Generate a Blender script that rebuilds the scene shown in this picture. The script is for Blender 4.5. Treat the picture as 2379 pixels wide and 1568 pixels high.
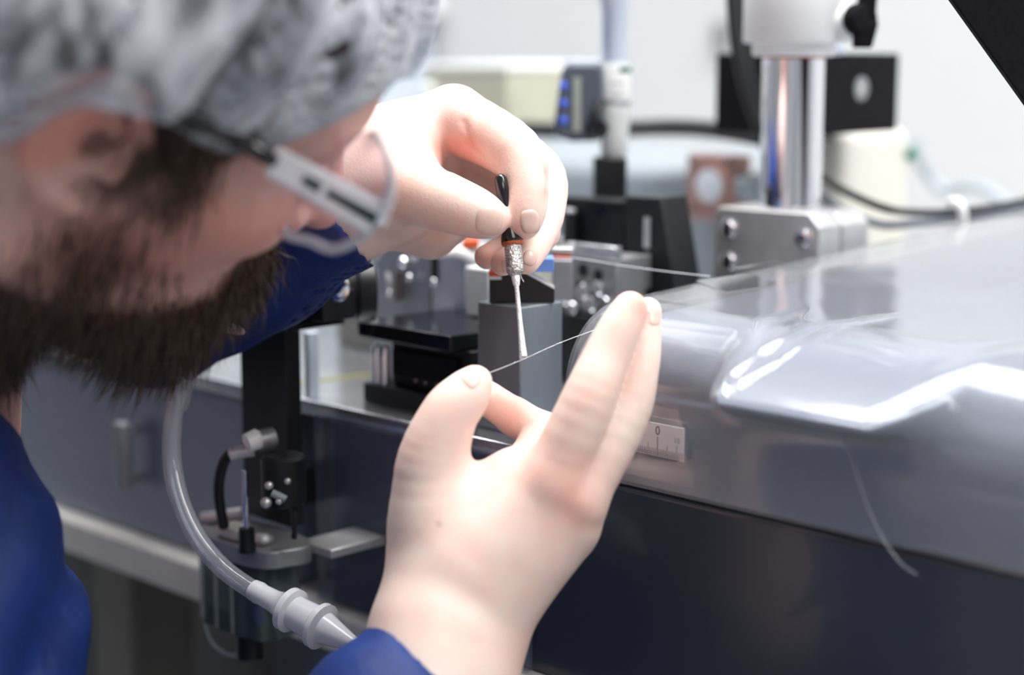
import bpy, bmesh, math, random
import numpy as np
from mathutils import Vector, Matrix
random.seed(3); rng = np.random.default_rng(5)
sc = bpy.context.scene
for o in list(bpy.data.objects): bpy.data.objects.remove(o)
COL = sc.collection

# ------------------------------------------------------------------ camera, world, light
F, CX, CY = 4000.0, 1189.5, 784.0
PITCH = math.atan(654/F); CZ = 1.19
cam = bpy.data.cameras.new('camera'); camo = bpy.data.objects.new('camera', cam); COL.objects.link(camo)
camo.location = (0, 0, CZ); camo.rotation_euler = (math.pi/2-PITCH, 0, 0)
cam.sensor_width = 36; cam.lens = F/2379*36; cam.clip_start = .02
cam.dof.use_dof = True; cam.dof.focus_distance = .735; cam.dof.aperture_fstop = 3.5
sc.camera = camo
w = bpy.data.worlds.new('world'); sc.world = w; w.use_nodes = True
w.node_tree.nodes['Background'].inputs[0].default_value = (.80, .88, 1, 1)
w.node_tree.nodes['Background'].inputs[1].default_value = .1
sc.view_settings.view_transform = 'Standard'; sc.view_settings.look = 'None'
sc.view_settings.gamma = 1; sc.view_settings.use_curve_mapping = False
EXPOSURE = -.38
HRES, HDRES, CAPRES, NBEARD = .0011, .0022, .0018, 13000
sc.view_settings.exposure = EXPOSURE
LIGHT_PANELS = [  # machine frame u, v, size u, size v, strength
    (-.75, .15, 1.2, .6, 26), (.6, .25, 1.2, .6, 20), (1.5, -.9, .6, 1.2, 8), (-1.9, .1, .6, 1.2, 5)]

# ------------------------------------------------------------------ frames
fw = np.array([0, math.cos(PITCH), -math.sin(PITCH)]); upv = np.array([0, math.sin(PITCH), math.cos(PITCH)]); rt = np.array([1., 0, 0])
CAM = np.array([0, 0, CZ]); S2 = 2**-.5
def ray(x, y): return fw + rt*(x-CX)/F - upv*(y-CY)/F
def P(x, y, d): return CAM + ray(x, y)*d
def M(u, v, z): return np.array([.3785+(u+v)*S2, .3785+(v-u)*S2, z])      # machine frame: u along the front, v into the machine
def toM(q):
    X, Y = q[0]-.3785, q[1]-.3785
    return np.array([(X-Y)*S2, (X+Y)*S2, q[2]])
def onV(x, y, v):
    r = ray(x, y); return toM(CAM + r*((.757+v/S2)/(r[0]+r[1])))
def onZ(x, y, z):
    r = ray(x, y); return toM(CAM + r*((z-CZ)/r[2]))
def V(p): return Vector([float(a) for a in p])

# ------------------------------------------------------------------ materials
def mat(name, col, rough=.5, metal=0, coat=0, spec=.5, var=0, vscale=60, bump=0, bscale=200, emit=0, sss=0, sscale=.004, trans=0, stretch=None, anis=0):
    m = bpy.data.materials.new(name); m.use_nodes = True; nt = m.node_tree; b = nt.nodes['Principled BSDF']
    b.inputs['Base Color'].default_value = (*col, 1); b.inputs['Roughness'].default_value = rough
    b.inputs['Metallic'].default_value = metal; b.inputs['Coat Weight'].default_value = coat
    b.inputs['Coat Roughness'].default_value = .06
    b.inputs['Specular IOR Level'].default_value = spec; b.inputs['Transmission Weight'].default_value = trans
    if sss:
        b.inputs['Subsurface Weight'].default_value = sss; b.inputs['Subsurface Radius'].default_value = (1, .35, .2)
        b.inputs['Subsurface Scale'].default_value = sscale
    if emit:
        b.inputs['Emission Color'].default_value = (*col, 1); b.inputs['Emission Strength'].default_value = emit
    if var or bump:
        tc = nt.nodes.new('ShaderNodeTexCoord'); mp = nt.nodes.new('ShaderNodeMapping')
        if stretch: mp.inputs['Scale'].default_value = stretch
        nt.links.new(tc.outputs['Object'], mp.inputs[0])
    if var:
        n = nt.nodes.new('ShaderNodeTexNoise'); n.inputs['Scale'].default_value = vscale; n.inputs['Detail'].default_value = 5
        nt.links.new(mp.outputs[0], n.inputs['Vector'])
        r = nt.nodes.new('ShaderNodeValToRGB'); r.color_ramp.elements[0].position = .35; r.color_ramp.elements[1].position = .65
        r.color_ramp.elements[0].color = (*[c*(1-var) for c in col], 1); r.color_ramp.elements[1].color = (*[min(1, c*(1+var)) for c in col], 1)
        nt.links.new(n.outputs['Fac'], r.inputs[0]); nt.links.new(r.outputs[0], b.inputs['Base Color'])
    if bump:
        n2 = nt.nodes.new('ShaderNodeTexNoise'); n2.inputs['Scale'].default_value = bscale; n2.inputs['Detail'].default_value = 4
        nt.links.new(mp.outputs[0], n2.inputs['Vector'])
        bp = nt.nodes.new('ShaderNodeBump'); bp.inputs['Strength'].default_value = bump; bp.inputs['Distance'].default_value = .001
        nt.links.new(n2.outputs['Fac'], bp.inputs['Height']); nt.links.new(bp.outputs[0], b.inputs['Normal'])
    return m
def clear_mat(name, tint=(.9, .93, .97), rough=.03, haze=.05, ior=1.5, hazecol=(.8, .82, .86)):
    """thin clear plastic: see-through, with the mirror of its own Fresnel and a little haze"""
    m = bpy.data.materials.new(name); m.use_nodes = True; nt = m.node_tree; nt.nodes.clear()
    out = nt.nodes.new('ShaderNodeOutputMaterial'); tr = nt.nodes.new('ShaderNodeBsdfTransparent'); tr.inputs[0].default_value = (*tint, 1)
    df = nt.nodes.new('ShaderNodeBsdfDiffuse'); df.inputs[0].default_value = (*hazecol, 1)
    gl = nt.nodes.new('ShaderNodeBsdfGlossy'); gl.inputs['Roughness'].default_value = rough
    lw = nt.nodes.new('ShaderNodeLayerWeight'); lw.inputs[0].default_value = .5; pw = nt.nodes.new('ShaderNodeMath'); pw.operation = 'POWER'; pw.inputs[1].default_value = 5
    fr = nt.nodes.new('ShaderNodeMath'); fr.operation = 'MULTIPLY_ADD'; f0 = ((ior-1)/(ior+1))**2; fr.inputs[1].default_value = 1-f0 if ior > 1.1 else 0; fr.inputs[2].default_value = f0
    nt.links.new(lw.outputs['Facing'], pw.inputs[0]); nt.links.new(pw.outputs[0], fr.inputs[0])
    m1 = nt.nodes.new('ShaderNodeMixShader'); m1.inputs[0].default_value = haze
    m2 = nt.nodes.new('ShaderNodeMixShader')
    nt.links.new(tr.outputs[0], m1.inputs[1]); nt.links.new(df.outputs[0], m1.inputs[2])
    nt.links.new(fr.outputs[0], m2.inputs[0]); nt.links.new(m1.outputs[0], m2.inputs[1]); nt.links.new(gl.outputs[0], m2.inputs[2])
    nt.links.new(m2.outputs[0], out.inputs[0]); return m
def skin_mat(name, base, flush, hairy=None):
    m = mat(name, base, rough=.45, spec=.35, sss=.35, sscale=.006, bump=.14, bscale=900)
    nt = m.node_tree; b = nt.nodes['Principled BSDF']
    at = nt.nodes.new('ShaderNodeAttribute'); at.attribute_name = 'tone'
    sep = nt.nodes.new('ShaderNodeSeparateColor'); nt.links.new(at.outputs['Color'], sep.inputs[0])
    tc = nt.nodes.new('ShaderNodeTexCoord'); n = nt.nodes.new('ShaderNodeTexNoise'); n.inputs['Scale'].default_value = 45; n.inputs['Detail'].default_value = 4
    nt.links.new(tc.outputs['Object'], n.inputs['Vector'])
    mr = nt.nodes.new('ShaderNodeMapRange'); mr.inputs[1].default_value = .4; mr.inputs[2].default_value = .7; mr.inputs[3].default_value = 0; mr.inputs[4].default_value = .3
    nt.links.new(n.outputs['Fac'], mr.inputs[0])
    ad = nt.nodes.new('ShaderNodeMath'); ad.operation = 'ADD'; ad.use_clamp = True
    nt.links.new(mr.outputs[0], ad.inputs[0]); nt.links.new(sep.outputs[0], ad.inputs[1])
    mx = nt.nodes.new('ShaderNodeMix'); mx.data_type = 'RGBA'; mx.inputs[6].default_value = (*base, 1); mx.inputs[7].default_value = (*flush, 1)
    nt.links.new(ad.outputs[0], mx.inputs[0])
    mx2 = nt.nodes.new('ShaderNodeMix'); mx2.data_type = 'RGBA'; mx2.inputs[7].default_value = (.11, .055, .028, 1)
    nt.links.new(sep.outputs[1], mx2.inputs[0]); nt.links.new(mx.outputs[2], mx2.inputs[6])
    nt.links.new(mx2.outputs[2], b.inputs['Base Color']); return m

MT = dict(
    wall=mat('wall paint', (.50, .515, .54), .8), floor=mat('floor vinyl', (.35, .36, .38), .4, var=.1, vscale=8),
    ceil=mat('ceiling tiles', (.6, .6, .6), .9), lamp=mat('lamp diffuser', (1, .985, .97), .5, emit=1),
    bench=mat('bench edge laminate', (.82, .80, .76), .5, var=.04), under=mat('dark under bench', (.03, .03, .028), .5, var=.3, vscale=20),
    slate=mat('dark slate lacquer', (.040, .048, .068), .28, coat=.25, var=.08, vscale=9, bump=.06, bscale=60),
    lilac=mat('lilac grey lacquer', (.21, .24, .34), .3, coat=.3, var=.05, vscale=6),
    body=mat('cover grey', (.16, .178, .23), .3, coat=.8, var=.04, vscale=10),
    plate=mat('ground steel plate', (.62, .64, .68), .22, metal=.9, var=.12, vscale=30, bump=.12, bscale=120),
    steel=mat('brushed steel block', (.27, .31, .34), .4, metal=.55, var=.22, vscale=28, bump=.15, bscale=700, stretch=(1, 1, .15)),
    alu=mat('aluminium', (.62, .62, .63), .42, metal=.75, var=.06, vscale=90, bump=.08, bscale=500),
    alud=mat('grey anodised aluminium', (.33, .34, .36), .4, metal=.6, var=.1, vscale=50),
    chrome=mat('chrome', (.86, .86, .9), .07, metal=1), black=mat('black anodised', (.008, .009, .011), .42, spec=.4, var=.3, vscale=60),
    blackg=mat('glossy black', (.006, .006, .008), .15, spec=.6), blackm=mat('matt black panel', (.007, .0065, .009), .75, spec=.12, var=.3, vscale=300),
    white=mat('white plastic', (.85, .86, .86), .4, sss=.1), whitem=mat('off white plastic', (.72, .75, .74), .4),
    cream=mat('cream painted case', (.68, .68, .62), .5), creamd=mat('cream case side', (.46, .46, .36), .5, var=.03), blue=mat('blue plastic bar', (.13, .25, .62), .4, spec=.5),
    orange=mat('orange strip', (.65, .10, .02), .5), yellow=mat('yellow strip', (.32, .30, .06), .5), green=mat('green print', (.0, .16, .09), .5),
    cyan=mat('pale blue trim', (.55, .62, .72), .4), pink=mat('copper pink flange', (.42, .25, .22), .4, metal=.35, var=.1, vscale=60),
    lens=mat('frosted window', (.62, .66, .72), .25), duct=mat('duct grey', (.26, .30, .335), .4, coat=.15),
    btn=mat('blue button', (.06, .14, .75), .35), dgrey=mat('dark grey case', (.075, .09, .12), .4), lcd=mat('display', (.33, .36, .32), .25),
    gun=mat('worn ferrule metal', (.62, .60, .58), .22, metal=1, var=.25, vscale=400, bump=1, bscale=900),
    rod=mat('white coated tube', (.75, .75, .76), .3, metal=.3, bump=.6, bscale=1200, var=.06, vscale=500),
    rust=mat('rusty orange ring', (.40, .08, .02), .5, var=.4, vscale=900), ink=mat('black ink', (.02, .02, .025), .6), paper=mat('scale paper', (.93, .93, .95), .6),
    hemc=mat('net elastic', (.42, .43, .47), .7), inkg=mat('grey ink', (.3, .3, .32), .6), clear=clear_mat('clear plastic', haze=.04), film=clear_mat('clear film', haze=.02, tint=(.97, .97, .98)),
    shell=clear_mat('clear plastic shell', tint=(.95, .96, .98), rough=.12, haze=.09, ior=1.5), hose=clear_mat('clear hose', tint=(.75, .77, .82), rough=.12, haze=.20, hazecol=(.62, .64, .70)),
    milky=clear_mat('milky plastic', tint=(.8, .8, .85), rough=.2, haze=.7, hazecol=(.75, .76, .82)), glass=clear_mat('acrylic panel', tint=(.88, .9, .95), rough=.05, haze=.13, hazecol=(.35, .40, .55)),
    bowl=clear_mat('smoky filter bowl', tint=(.35, .42, .42), rough=.1, haze=.35, hazecol=(.16, .20, .21)), fibre=mat('glass fibre', (.75, .76, .85), .15, spec=.8),
    jacket=mat('royal blue jacket cloth', (.006, .026, .15), .6, spec=.3, var=.15, vscale=40, bump=.8, bscale=140), collar=mat('navy collar', (.004, .007, .03), .7),
    hair=mat('brown hair', (.050, .027, .014), .5, var=.4, vscale=200), eye=mat('eyeball', (.8, .78, .75), .2), nail=mat('fingernail', (.84, .52, .45), .2, spec=.55, sss=.3, sscale=.003),
    gframe=clear_mat('clear glasses frame', tint=(.9, .92, .95), rough=.15, haze=.55, hazecol=(.75, .75, .80)), glens=clear_mat('glasses lens', tint=(.93, .92, .96), rough=.02, haze=.01),
    dteal=mat('dark teal insert', (.005, .018, .028), .3), clear_rim=clear_mat('clear edge', tint=(.8, .8, .9), rough=.05, haze=.45, hazecol=(.7, .72, .85)), pale=mat('tan recess', (.10, .085, .07), .6, var=.2, vscale=30), tan=mat('beige frame', (.14, .135, .12), .6, var=.1, vscale=20),
    wirecol=mat('grey wire', (.35, .40, .45), .4),
)
MT['net'] = clear_mat('hair net fabric', tint=(.86, .88, .92), rough=.5, haze=.66, ior=1.02, hazecol=(.80, .82, .87))
nt = MT['net'].node_tree; _mx = [n for n in nt.nodes if n.type == 'MIX_SHADER' and not n.inputs[0].is_linked][0]
_tc = nt.nodes.new('ShaderNodeTexCoord'); _mp = nt.nodes.new('ShaderNodeMapping'); _mp.inputs['Scale'].default_value = (1, 1.3, .5); _n = nt.nodes.new('ShaderNodeTexNoise'); _n.inputs['Scale'].default_value = 38; _n.inputs['Detail'].default_value = 6; _n.inputs['Distortion'].default_value = 1.2
_r = nt.nodes.new('ShaderNodeMapRange'); _r.inputs[1].default_value = .38; _r.inputs[2].default_value = .64; _r.inputs[3].default_value = .08; _r.inputs[4].default_value = .95
nt.links.new(_tc.outputs['Object'], _mp.inputs[0]); nt.links.new(_mp.outputs[0], _n.inputs['Vector']); nt.links.new(_n.outputs['Fac'], _r.inputs[0]); nt.links.new(_r.outputs[0], _mx.inputs[0])
MT['skin'] = skin_mat('skin', (.84, .67, .60), (.78, .37, .30))

# ------------------------------------------------------------------ mesh helpers
class MB:
    def __init__(s): s.bm = bmesh.new()
    def poly(s, pts): return s.bm.faces.new([s.bm.verts.new(V(p)) for p in pts])
    def hexa(s, c):      # 8 corners: bottom 4, top 4, same order
        v = [s.bm.verts.new(V(p)) for p in c]
        for f in ((3, 2, 1, 0), (4, 5, 6, 7), (0, 1, 5, 4), (1, 2, 6, 5), (2, 3, 7, 6), (3, 0, 4, 7)): s.bm.faces.new([v[i] for i in f])
        return s
    def box(s, u, v, z, fr=M):
        return s.hexa([fr(a, b, c) for c in z for a, b in ((u[0], v[0]), (u[1], v[0]), (u[1], v[1]), (u[0], v[1]))])
    def prism(s, pts, d):      # polygon of world points swept by vector d
        a = [s.bm.verts.new(V(p)) for p in pts]; b = [s.bm.verts.new(V(np.array(p)+d)) for p in pts]; n = len(pts)
        s.bm.faces.new(a[::-1]); s.bm.faces.new(b)
        for i in range(n): s.bm.faces.new([a[i], a[(i+1) % n], b[(i+1) % n], b[i]])
        return s
    def lathe(s, p0, ax, prof, n=32, closed=False):      # prof: (distance along the axis, radius)
        ax = V(ax).normalized(); t = ax.orthogonal().normalized(); b = ax.cross(t); p0 = V(p0); rings = []
        for h, r in prof:
            rings.append([s.bm.verts.new(p0+ax*h+(t*math.cos(a)+b*math.sin(a))*r) for a in [2*math.pi*i/n for i in range(n)]])
        for k in range(len(rings)-1):
            for i in range(n): s.bm.faces.new([rings[k][i], rings[k][(i+1) % n], rings[k+1][(i+1) % n], rings[k+1][i]])
        if closed:
            for i in range(n): s.bm.faces.new([rings[-1][i], rings[-1][(i+1) % n], rings[0][(i+1) % n], rings[0][i]])
        else:
            s.bm.faces.new(rings[0][::-1]); s.bm.faces.new(rings[-1])
        return s
    def cyl(s, a, b, r, r2=None, n=28):
        a, b = np.array(a, float), np.array(b, float); L = np.linalg.norm(b-a)
        return s.lathe(a, b-a, [(0, r), (L, r if r2 is None else r2)], n)
    def tube(s, pts, r, n=10, sub=8):
        pts = [np.array(p, float) for p in pts]
        if sub > 1 and len(pts) > 2: pts = catmull(pts, sub)
        rad = r if callable(r) else (lambda t: r)
        N = len(pts); tan = [V(pts[min(i+1, N-1)]-pts[max(i-1, 0)]).normalized() for i in range(N)]
        nrm = tan[0].orthogonal().normalized(); rings = []
        for i in range(N):
            nrm = (nrm-tan[i]*nrm.dot(tan[i])).normalized(); bn = tan[i].cross(nrm); rr = rad(i/(N-1))
            rings.append([s.bm.verts.new(V(pts[i])+(nrm*math.cos(a)+bn*math.sin(a))*rr) for a in [2*math.pi*k/n for k in range(n)]])
        for k in range(N-1):
            for i in range(n): s.bm.faces.new([rings[k][i], rings[k][(i+1) % n], rings[k+1][(i+1) % n], rings[k+1][i]])
        s.bm.faces.new(rings[0][::-1]); s.bm.faces.new(rings[-1]); return s
    def ball(s, c, r, sc3=(1, 1, 1)):
        g = bmesh.ops.create_uvsphere(s.bm, u_segments=20, v_segments=12, radius=r)
        for v in g['verts']: v.co = Vector((v.co.x*sc3[0], v.co.y*sc3[1], v.co.z*sc3[2]))+V(c)
        return s
    def grid(s, pts2d, thick=None):      # pts2d: list of rows of points; thick: offset vector field rows
        R = [[s.bm.verts.new(V(p)) for p in row] for row in pts2d]
        for i in range(len(R)-1):
            for j in range(len(R[0])-1): s.bm.faces.new([R[i][j], R[i+1][j], R[i+1][j+1], R[i][j+1]])
        return s
def catmull(pts, sub):
    out = []; n = len(pts)
    for i in range(n-1):
        p0, p1, p2, p3 = pts[max(i-1, 0)], pts[i], pts[i+1], pts[min(i+2, n-1)]
        for k in range(sub):
            t = k/sub; out.append(.5*((2*p1)+(-p0+p2)*t+(2*p0-5*p1+4*p2-p3)*t*t+(-p0+3*p1-3*p2+p3)*t**3))
    out.append(pts[-1]); return out
WM = {}
def tag(o, label, cat, group=None):
    o['label'] = label; o['category'] = cat
    if group: o['group'] = group
    return o
def thing(name, label, cat, base, rz=-math.pi/4, group=None):
    o = bpy.data.objects.new(name, None); COL.objects.link(o); o.location = V(base); o.rotation_euler = (0, 0, rz); o.empty_display_size = .01
    WM[o.name] = Matrix.Translation(V(base)) @ Matrix.Rotation(rz, 4, 'Z'); return tag(o, label, cat, group)
def link(name, me, m, parent=None, smooth=True, bevel=0, seg=2, auto=40):
    o = bpy.data.objects.new(name, me); COL.objects.link(o)
    if m is not None: me.materials.append(m)
    if parent is not None:
        o.parent = parent; me.transform(WM[parent.name].inverted()); WM[o.name] = WM[parent.name]
    else:
        co = np.empty(len(me.vertices)*3); me.vertices.foreach_get('co', co); co = co.reshape(-1, 3)
        c = Vector(((co[:, 0].min()+co[:, 0].max())/2, (co[:, 1].min()+co[:, 1].max())/2, co[:, 2].min()))
        me.transform(Matrix.Translation(-c)); o.location = c; WM[o.name] = Matrix.Translation(c)
    if smooth: me.polygons.foreach_set('use_smooth', [True]*len(me.polygons))
    if bevel:
        b = o.modifiers.new('bevel', 'BEVEL'); b.width = bevel; b.segments = seg; b.limit_method = 'ANGLE'; b.angle_limit = math.radians(35); b.harden_normals = False
    if smooth and auto:
        me.set_sharp_from_angle(angle=math.radians(auto))
    me.update(); return o
def build(name, mb, m, parent=None, bevel=0, **k):
    bmesh.ops.recalc_face_normals(mb.bm, faces=mb.bm.faces); me = bpy.data.meshes.new(name); mb.bm.to_mesh(me); mb.bm.free()
    return link(name, me, MT[m] if isinstance(m, str) else m, parent, bevel=bevel, **k)
def struct(name, mb, m, **k):
    o = build(name, mb, m, **k); o['kind'] = 'structure'; return o
def solid(o, t, off=-1):
    s = o.modifiers.new('solid', 'SOLIDIFY'); s.thickness = t; s.offset = off; return o
def text_mesh(name, body, size, m, parent, mw, depth=.0001):      # mw: matrix of the text plane in the world
    cu = bpy.data.curves.new('t', 'FONT'); cu.body = body; cu.size = size; cu.extrude = depth; cu.align_x = 'CENTER'
    t = bpy.data.objects.new('t', cu); COL.objects.link(t); me = bpy.data.meshes.new_from_object(t); bpy.data.objects.remove(t)
    me.transform(mw); return link(name, me, MT[m], parent, smooth=False)

# ------------------------------------------------------------------ the room
def plane_struct(name, c, m, t):
    return struct(name, MB().prism(c, t), m, smooth=False)
U0, U1, V0, V1, H = -2.6, 2.2, -2.4, .95, 2.55
plane_struct('floor', [M(U0, V0, 0), M(U1, V0, 0), M(U1, V1, 0), M(U0, V1, 0)], 'floor', np.array([0, 0, -.05]))
plane_struct('ceiling', [M(U0, V0, H), M(U1, V0, H), M(U1, V1, H), M(U0, V1, H)], 'ceil', np.array([0, 0, .05]))
plane_struct('wall_back', [M(U0, V1, 0), M(U1, V1, 0), M(U1, V1, H), M(U0, V1, H)], 'wall', M(0, .1, 0)-M(0, 0, 0))
plane_struct('wall_front', [M(U0, V0, 0), M(U1, V0, 0), M(U1, V0, H), M(U0, V0, H)], 'wall', M(0, -.1, 0)-M(0, 0, 0))
plane_struct('wall_left', [M(U0, V0, 0), M(U0, V1, 0), M(U0, V1, H), M(U0, V0, H)], 'wall', M(-.1, 0, 0)-M(0, 0, 0))
plane_struct('wall_right', [M(U1, V0, 0), M(U1, V1, 0), M(U1, V1, H), M(U1, V0, H)], 'wall', M(.1, 0, 0)-M(0, 0, 0))
WHERE = ['over the chrome pole', 'over the right end of the machine', 'nearest the right wall', 'nearest the left wall']
for i, (u, v, su, sv, st) in enumerate(LIGHT_PANELS):
    lm = mat('lamp diffuser %d' % i, (1, .985, .965), .5, emit=st)
    t = thing('ceiling_light', 'flat white ceiling light panel '+WHERE[i], 'ceiling light', M(u, v, H-.03), group='ceiling light panels')
    build('frame', MB().box((u-su/2-.02, u+su/2+.02), (v-sv/2-.02, v+sv/2+.02), (H-.028, H-.001)), 'alu', t)
    build('diffuser', MB().box((u-su/2, u+su/2), (v-sv/2, v+sv/2), (H-.032, H-.0285)), lm, t, smooth=False)
# ------------------------------------------------------------------ implicit-surface modelling (round cones, ellipsoids, smooth unions)
def mm(x): return x/1000.
def d_cone(X, a, ra, b, rb):
    a = np.asarray(a, np.float32); b = np.asarray(b, np.float32); ba = b-a; L2 = float(ba@ba)+1e-12
    pa = X-a; t = np.clip((pa@ba)/L2, 0, 1)
    return np.sqrt(((pa-t[..., None]*ba)**2).sum(-1))-(ra+(rb-ra)*t)
def d_ell(X, c, r, R=None):
    q = X-np.asarray(c, np.float32)
    if R is not None: q = q@np.asarray(R, np.float32)
    r = np.asarray(r, np.float32); k0 = np.sqrt(((q/r)**2).sum(-1)); k1 = np.sqrt(((q/(r*r))**2).sum(-1))+1e-9
    return k0*(k0-1)/k1
def smin(a, b, k):
    h = np.clip(.5+.5*(b-a)/k, 0, 1); return b+(a-b)*h-k*h*(1-h)
def smax(a, b, k): return -smin(-a, -b, k)
def chain(X, pts, k=.002):
    d = None
    for (a, ra), (b, rb) in zip(pts[:-1], pts[1:]):
        e = d_cone(X, a, ra, b, rb); d = e if d is None else smin(d, e, k)
    return d
def surfnet(fn, lo, hi, h, proj=1):
    lo = np.array(lo, np.float32); hi = np.array(hi, np.float32); n = np.ceil((hi-lo)/h).astype(int)+1
    ax = [lo[i]+h*np.arange(n[i], dtype=np.float32) for i in range(3)]
    D = np.empty(tuple(n), np.float32)
    for s in range(0, n[0], 24):
        e = min(s+24, n[0]); G = np.stack(np.meshgrid(ax[0][s:e], ax[1], ax[2], indexing='ij'), -1); D[s:e] = fn(G)
    I = D < 0; nc = n-1
    acc = np.zeros((*nc, 3), np.float32); cnt = np.zeros(tuple(nc), np.float32)
    def sub(A, o): return A[o[0]:o[0]+nc[0], o[1]:o[1]+nc[1], o[2]:o[2]+nc[2]]
    for axis in range(3):
        for p_ in range(2):
            for q_ in range(2):
                o0 = [0, 0, 0]; oth = [i for i in range(3) if i != axis]; o0[oth[0]] = p_; o0[oth[1]] = q_; o1 = list(o0); o1[axis] = 1
                a, b = sub(D, o0), sub(D, o1); c = sub(I, o0) != sub(I, o1); t = np.where(c, a/np.where(c, a-b, 1), 0)
                for k in range(3):
                    acc[..., k] += np.where(c, o0[k]+(t if k == axis else 0), 0)
                cnt += c
    mask = cnt > 0; idx = -np.ones(tuple(nc), np.int64); ids = np.argwhere(mask); idx[mask] = np.arange(len(ids))
    vs = lo+(ids+acc[mask]/cnt[mask][:, None])*h
    quads = []
    for axis in range(3):
        b_, c_ = (axis+1) % 3, (axis+2) % 3
        sl0 = [slice(None)]*3; sl1 = [slice(None)]*3; sl0[axis] = slice(0, -1); sl1[axis] = slice(1, None)
        ch = I[tuple(sl0)] != I[tuple(sl1)]; e = np.argwhere(ch)
        e = e[(e[:, b_] > 0) & (e[:, c_] > 0) & (e[:, b_] < nc[b_]) & (e[:, c_] < nc[c_])]
        ins = I[tuple(e.T)]
        def cell(db, dc):
            q = e.copy(); q[:, b_] -= db; q[:, c_] -= dc; return idx[tuple(q.T)]
        Q = np.stack([cell(1, 1), cell(0, 1), cell(0, 0), cell(1, 0)], 1); Q[~ins] = Q[~ins][:, ::-1]; quads.append(Q)
    quads = np.concatenate(quads)
    for _ in range(proj):      # relax, then pull back on to the surface
        s = np.zeros_like(vs); c = np.zeros(len(vs), np.float32)
        for i in range(4):
            a, b = quads[:, i], quads[:, (i+1) % 4]; np.add.at(s, a, vs[b]); np.add.at(c, a, 1); np.add.at(s, b, vs[a]); np.add.at(c, b, 1)
        vs = vs*.5+.5*s/np.maximum(c, 1)[:, None]
    return vs.astype(np.float32), quads
def grad(fn, X, e=.0004):
    g = np.stack([fn(X+np.eye(3, dtype=np.float32)[i]*e)-fn(X-np.eye(3, dtype=np.float32)[i]*e) for i in range(3)], -1)
    return g/(np.linalg.norm(g, axis=-1, keepdims=True)+1e-9)
def mesh_from(name, parts, m, parent, tone=None, auto=None):      # parts: [(verts, quads)]
    vs = np.concatenate([p[0] for p in parts]); off = 0; qs = []
    for v, q in parts: qs.append(q+off); off += len(v)
    qs = np.concatenate(qs); me = bpy.data.meshes.new(name)
    me.vertices.add(len(vs)); me.vertices.foreach_set('co', vs.astype(np.float32).ravel())
    me.loops.add(qs.size); me.loops.foreach_set('vertex_index', qs.astype(np.int32).ravel())
    me.polygons.add(len(qs)); me.polygons.foreach_set('loop_start', np.arange(0, qs.size, 4, dtype=np.int32)); me.polygons.foreach_set('loop_total', np.full(len(qs), 4, dtype=np.int32))
    me.update(calc_edges=True); me.validate()
    if tone is not None:
        at = me.color_attributes.new('tone', 'FLOAT_COLOR', 'POINT'); at.data.foreach_set('color', np.concatenate([tone, np.ones((len(vs), 1))], 1).astype(np.float32).ravel() if tone.shape[1] == 3 else tone.astype(np.float32).ravel())
    return link(name, me, MT[m] if isinstance(m, str) else m, parent, auto=auto)
def J(x, y, d, r): return (P(x, y, d), mm(r))      # joint: a place in the scene and a radius in mm

# ---- right hand (back towards us, holding the film between thumb and index)
RH = dict(
    fingers=[
        dict(p=[J(1215, 1105, .728, 11), J(1268, 1010, .752, 9.4), J(1195, 968, .748, 8.2), J(1128, 922, .732, 7.4)], k=6),
        dict(p=[J(1285, 1120, .716, 13), J(1360, 945, .718, 11.6), J(1408, 828, .725, 9.8), J(1440, 760, .729, 8.8), J(1464, 716, .733, 7.4)], k=7),   # middle
        dict(p=[J(1345, 1160, .722, 11.5), J(1448, 975, .733, 10.6), J(1487, 850, .738, 8.4), J(1497, 780, .741, 7.4), J(1505, 722, .744, 6.0)], k=7),   # ring
        dict(p=[J(1338, 1222, .724, 9.8), J(1350, 1165, .748, 8.6), J(1310, 1130, .760, 7.6), J(1280, 1130, .752, 6.6)], k=5),                     # little, curled behind
        dict(p=[J(1020, 1260, .714, 19), J(1003, 1095, .710, 15.5), J(1038, 975, .708, 12.2), J(1078, 922, .709, 10.4), J(1104, 888, .710, 7.2)], k=9),    # thumb
    ],
    palm=[(J(1010, 1500, .704, 25), J(1070, 1300, .712, 22)), (J(1080, 1500, .712, 22), J(1180, 1290, .718, 20)), (J(1000, 1420, .706, 20), J(1020, 1250, .714, 19)),
          (J(1070, 1300, .712, 21), J(1205, 1125, .722, 14)), (J(1100, 1300, .712, 21), J(1275, 1130, .717, 14)), (J(1140, 1340, .714, 19), J(1335, 1175, .722, 11.5)),
          (J(1140, 1380, .716, 18), J(1318, 1240, .727, 11.5)), (J(1010, 1500, .704, 25), J(960, 1700, .690, 28)), (J(1080, 1510, .712, 22), J(1030, 1720, .698, 26)),
          (J(1020, 1200, .712, 15), J(1190, 1120, .722, 10))])
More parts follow.
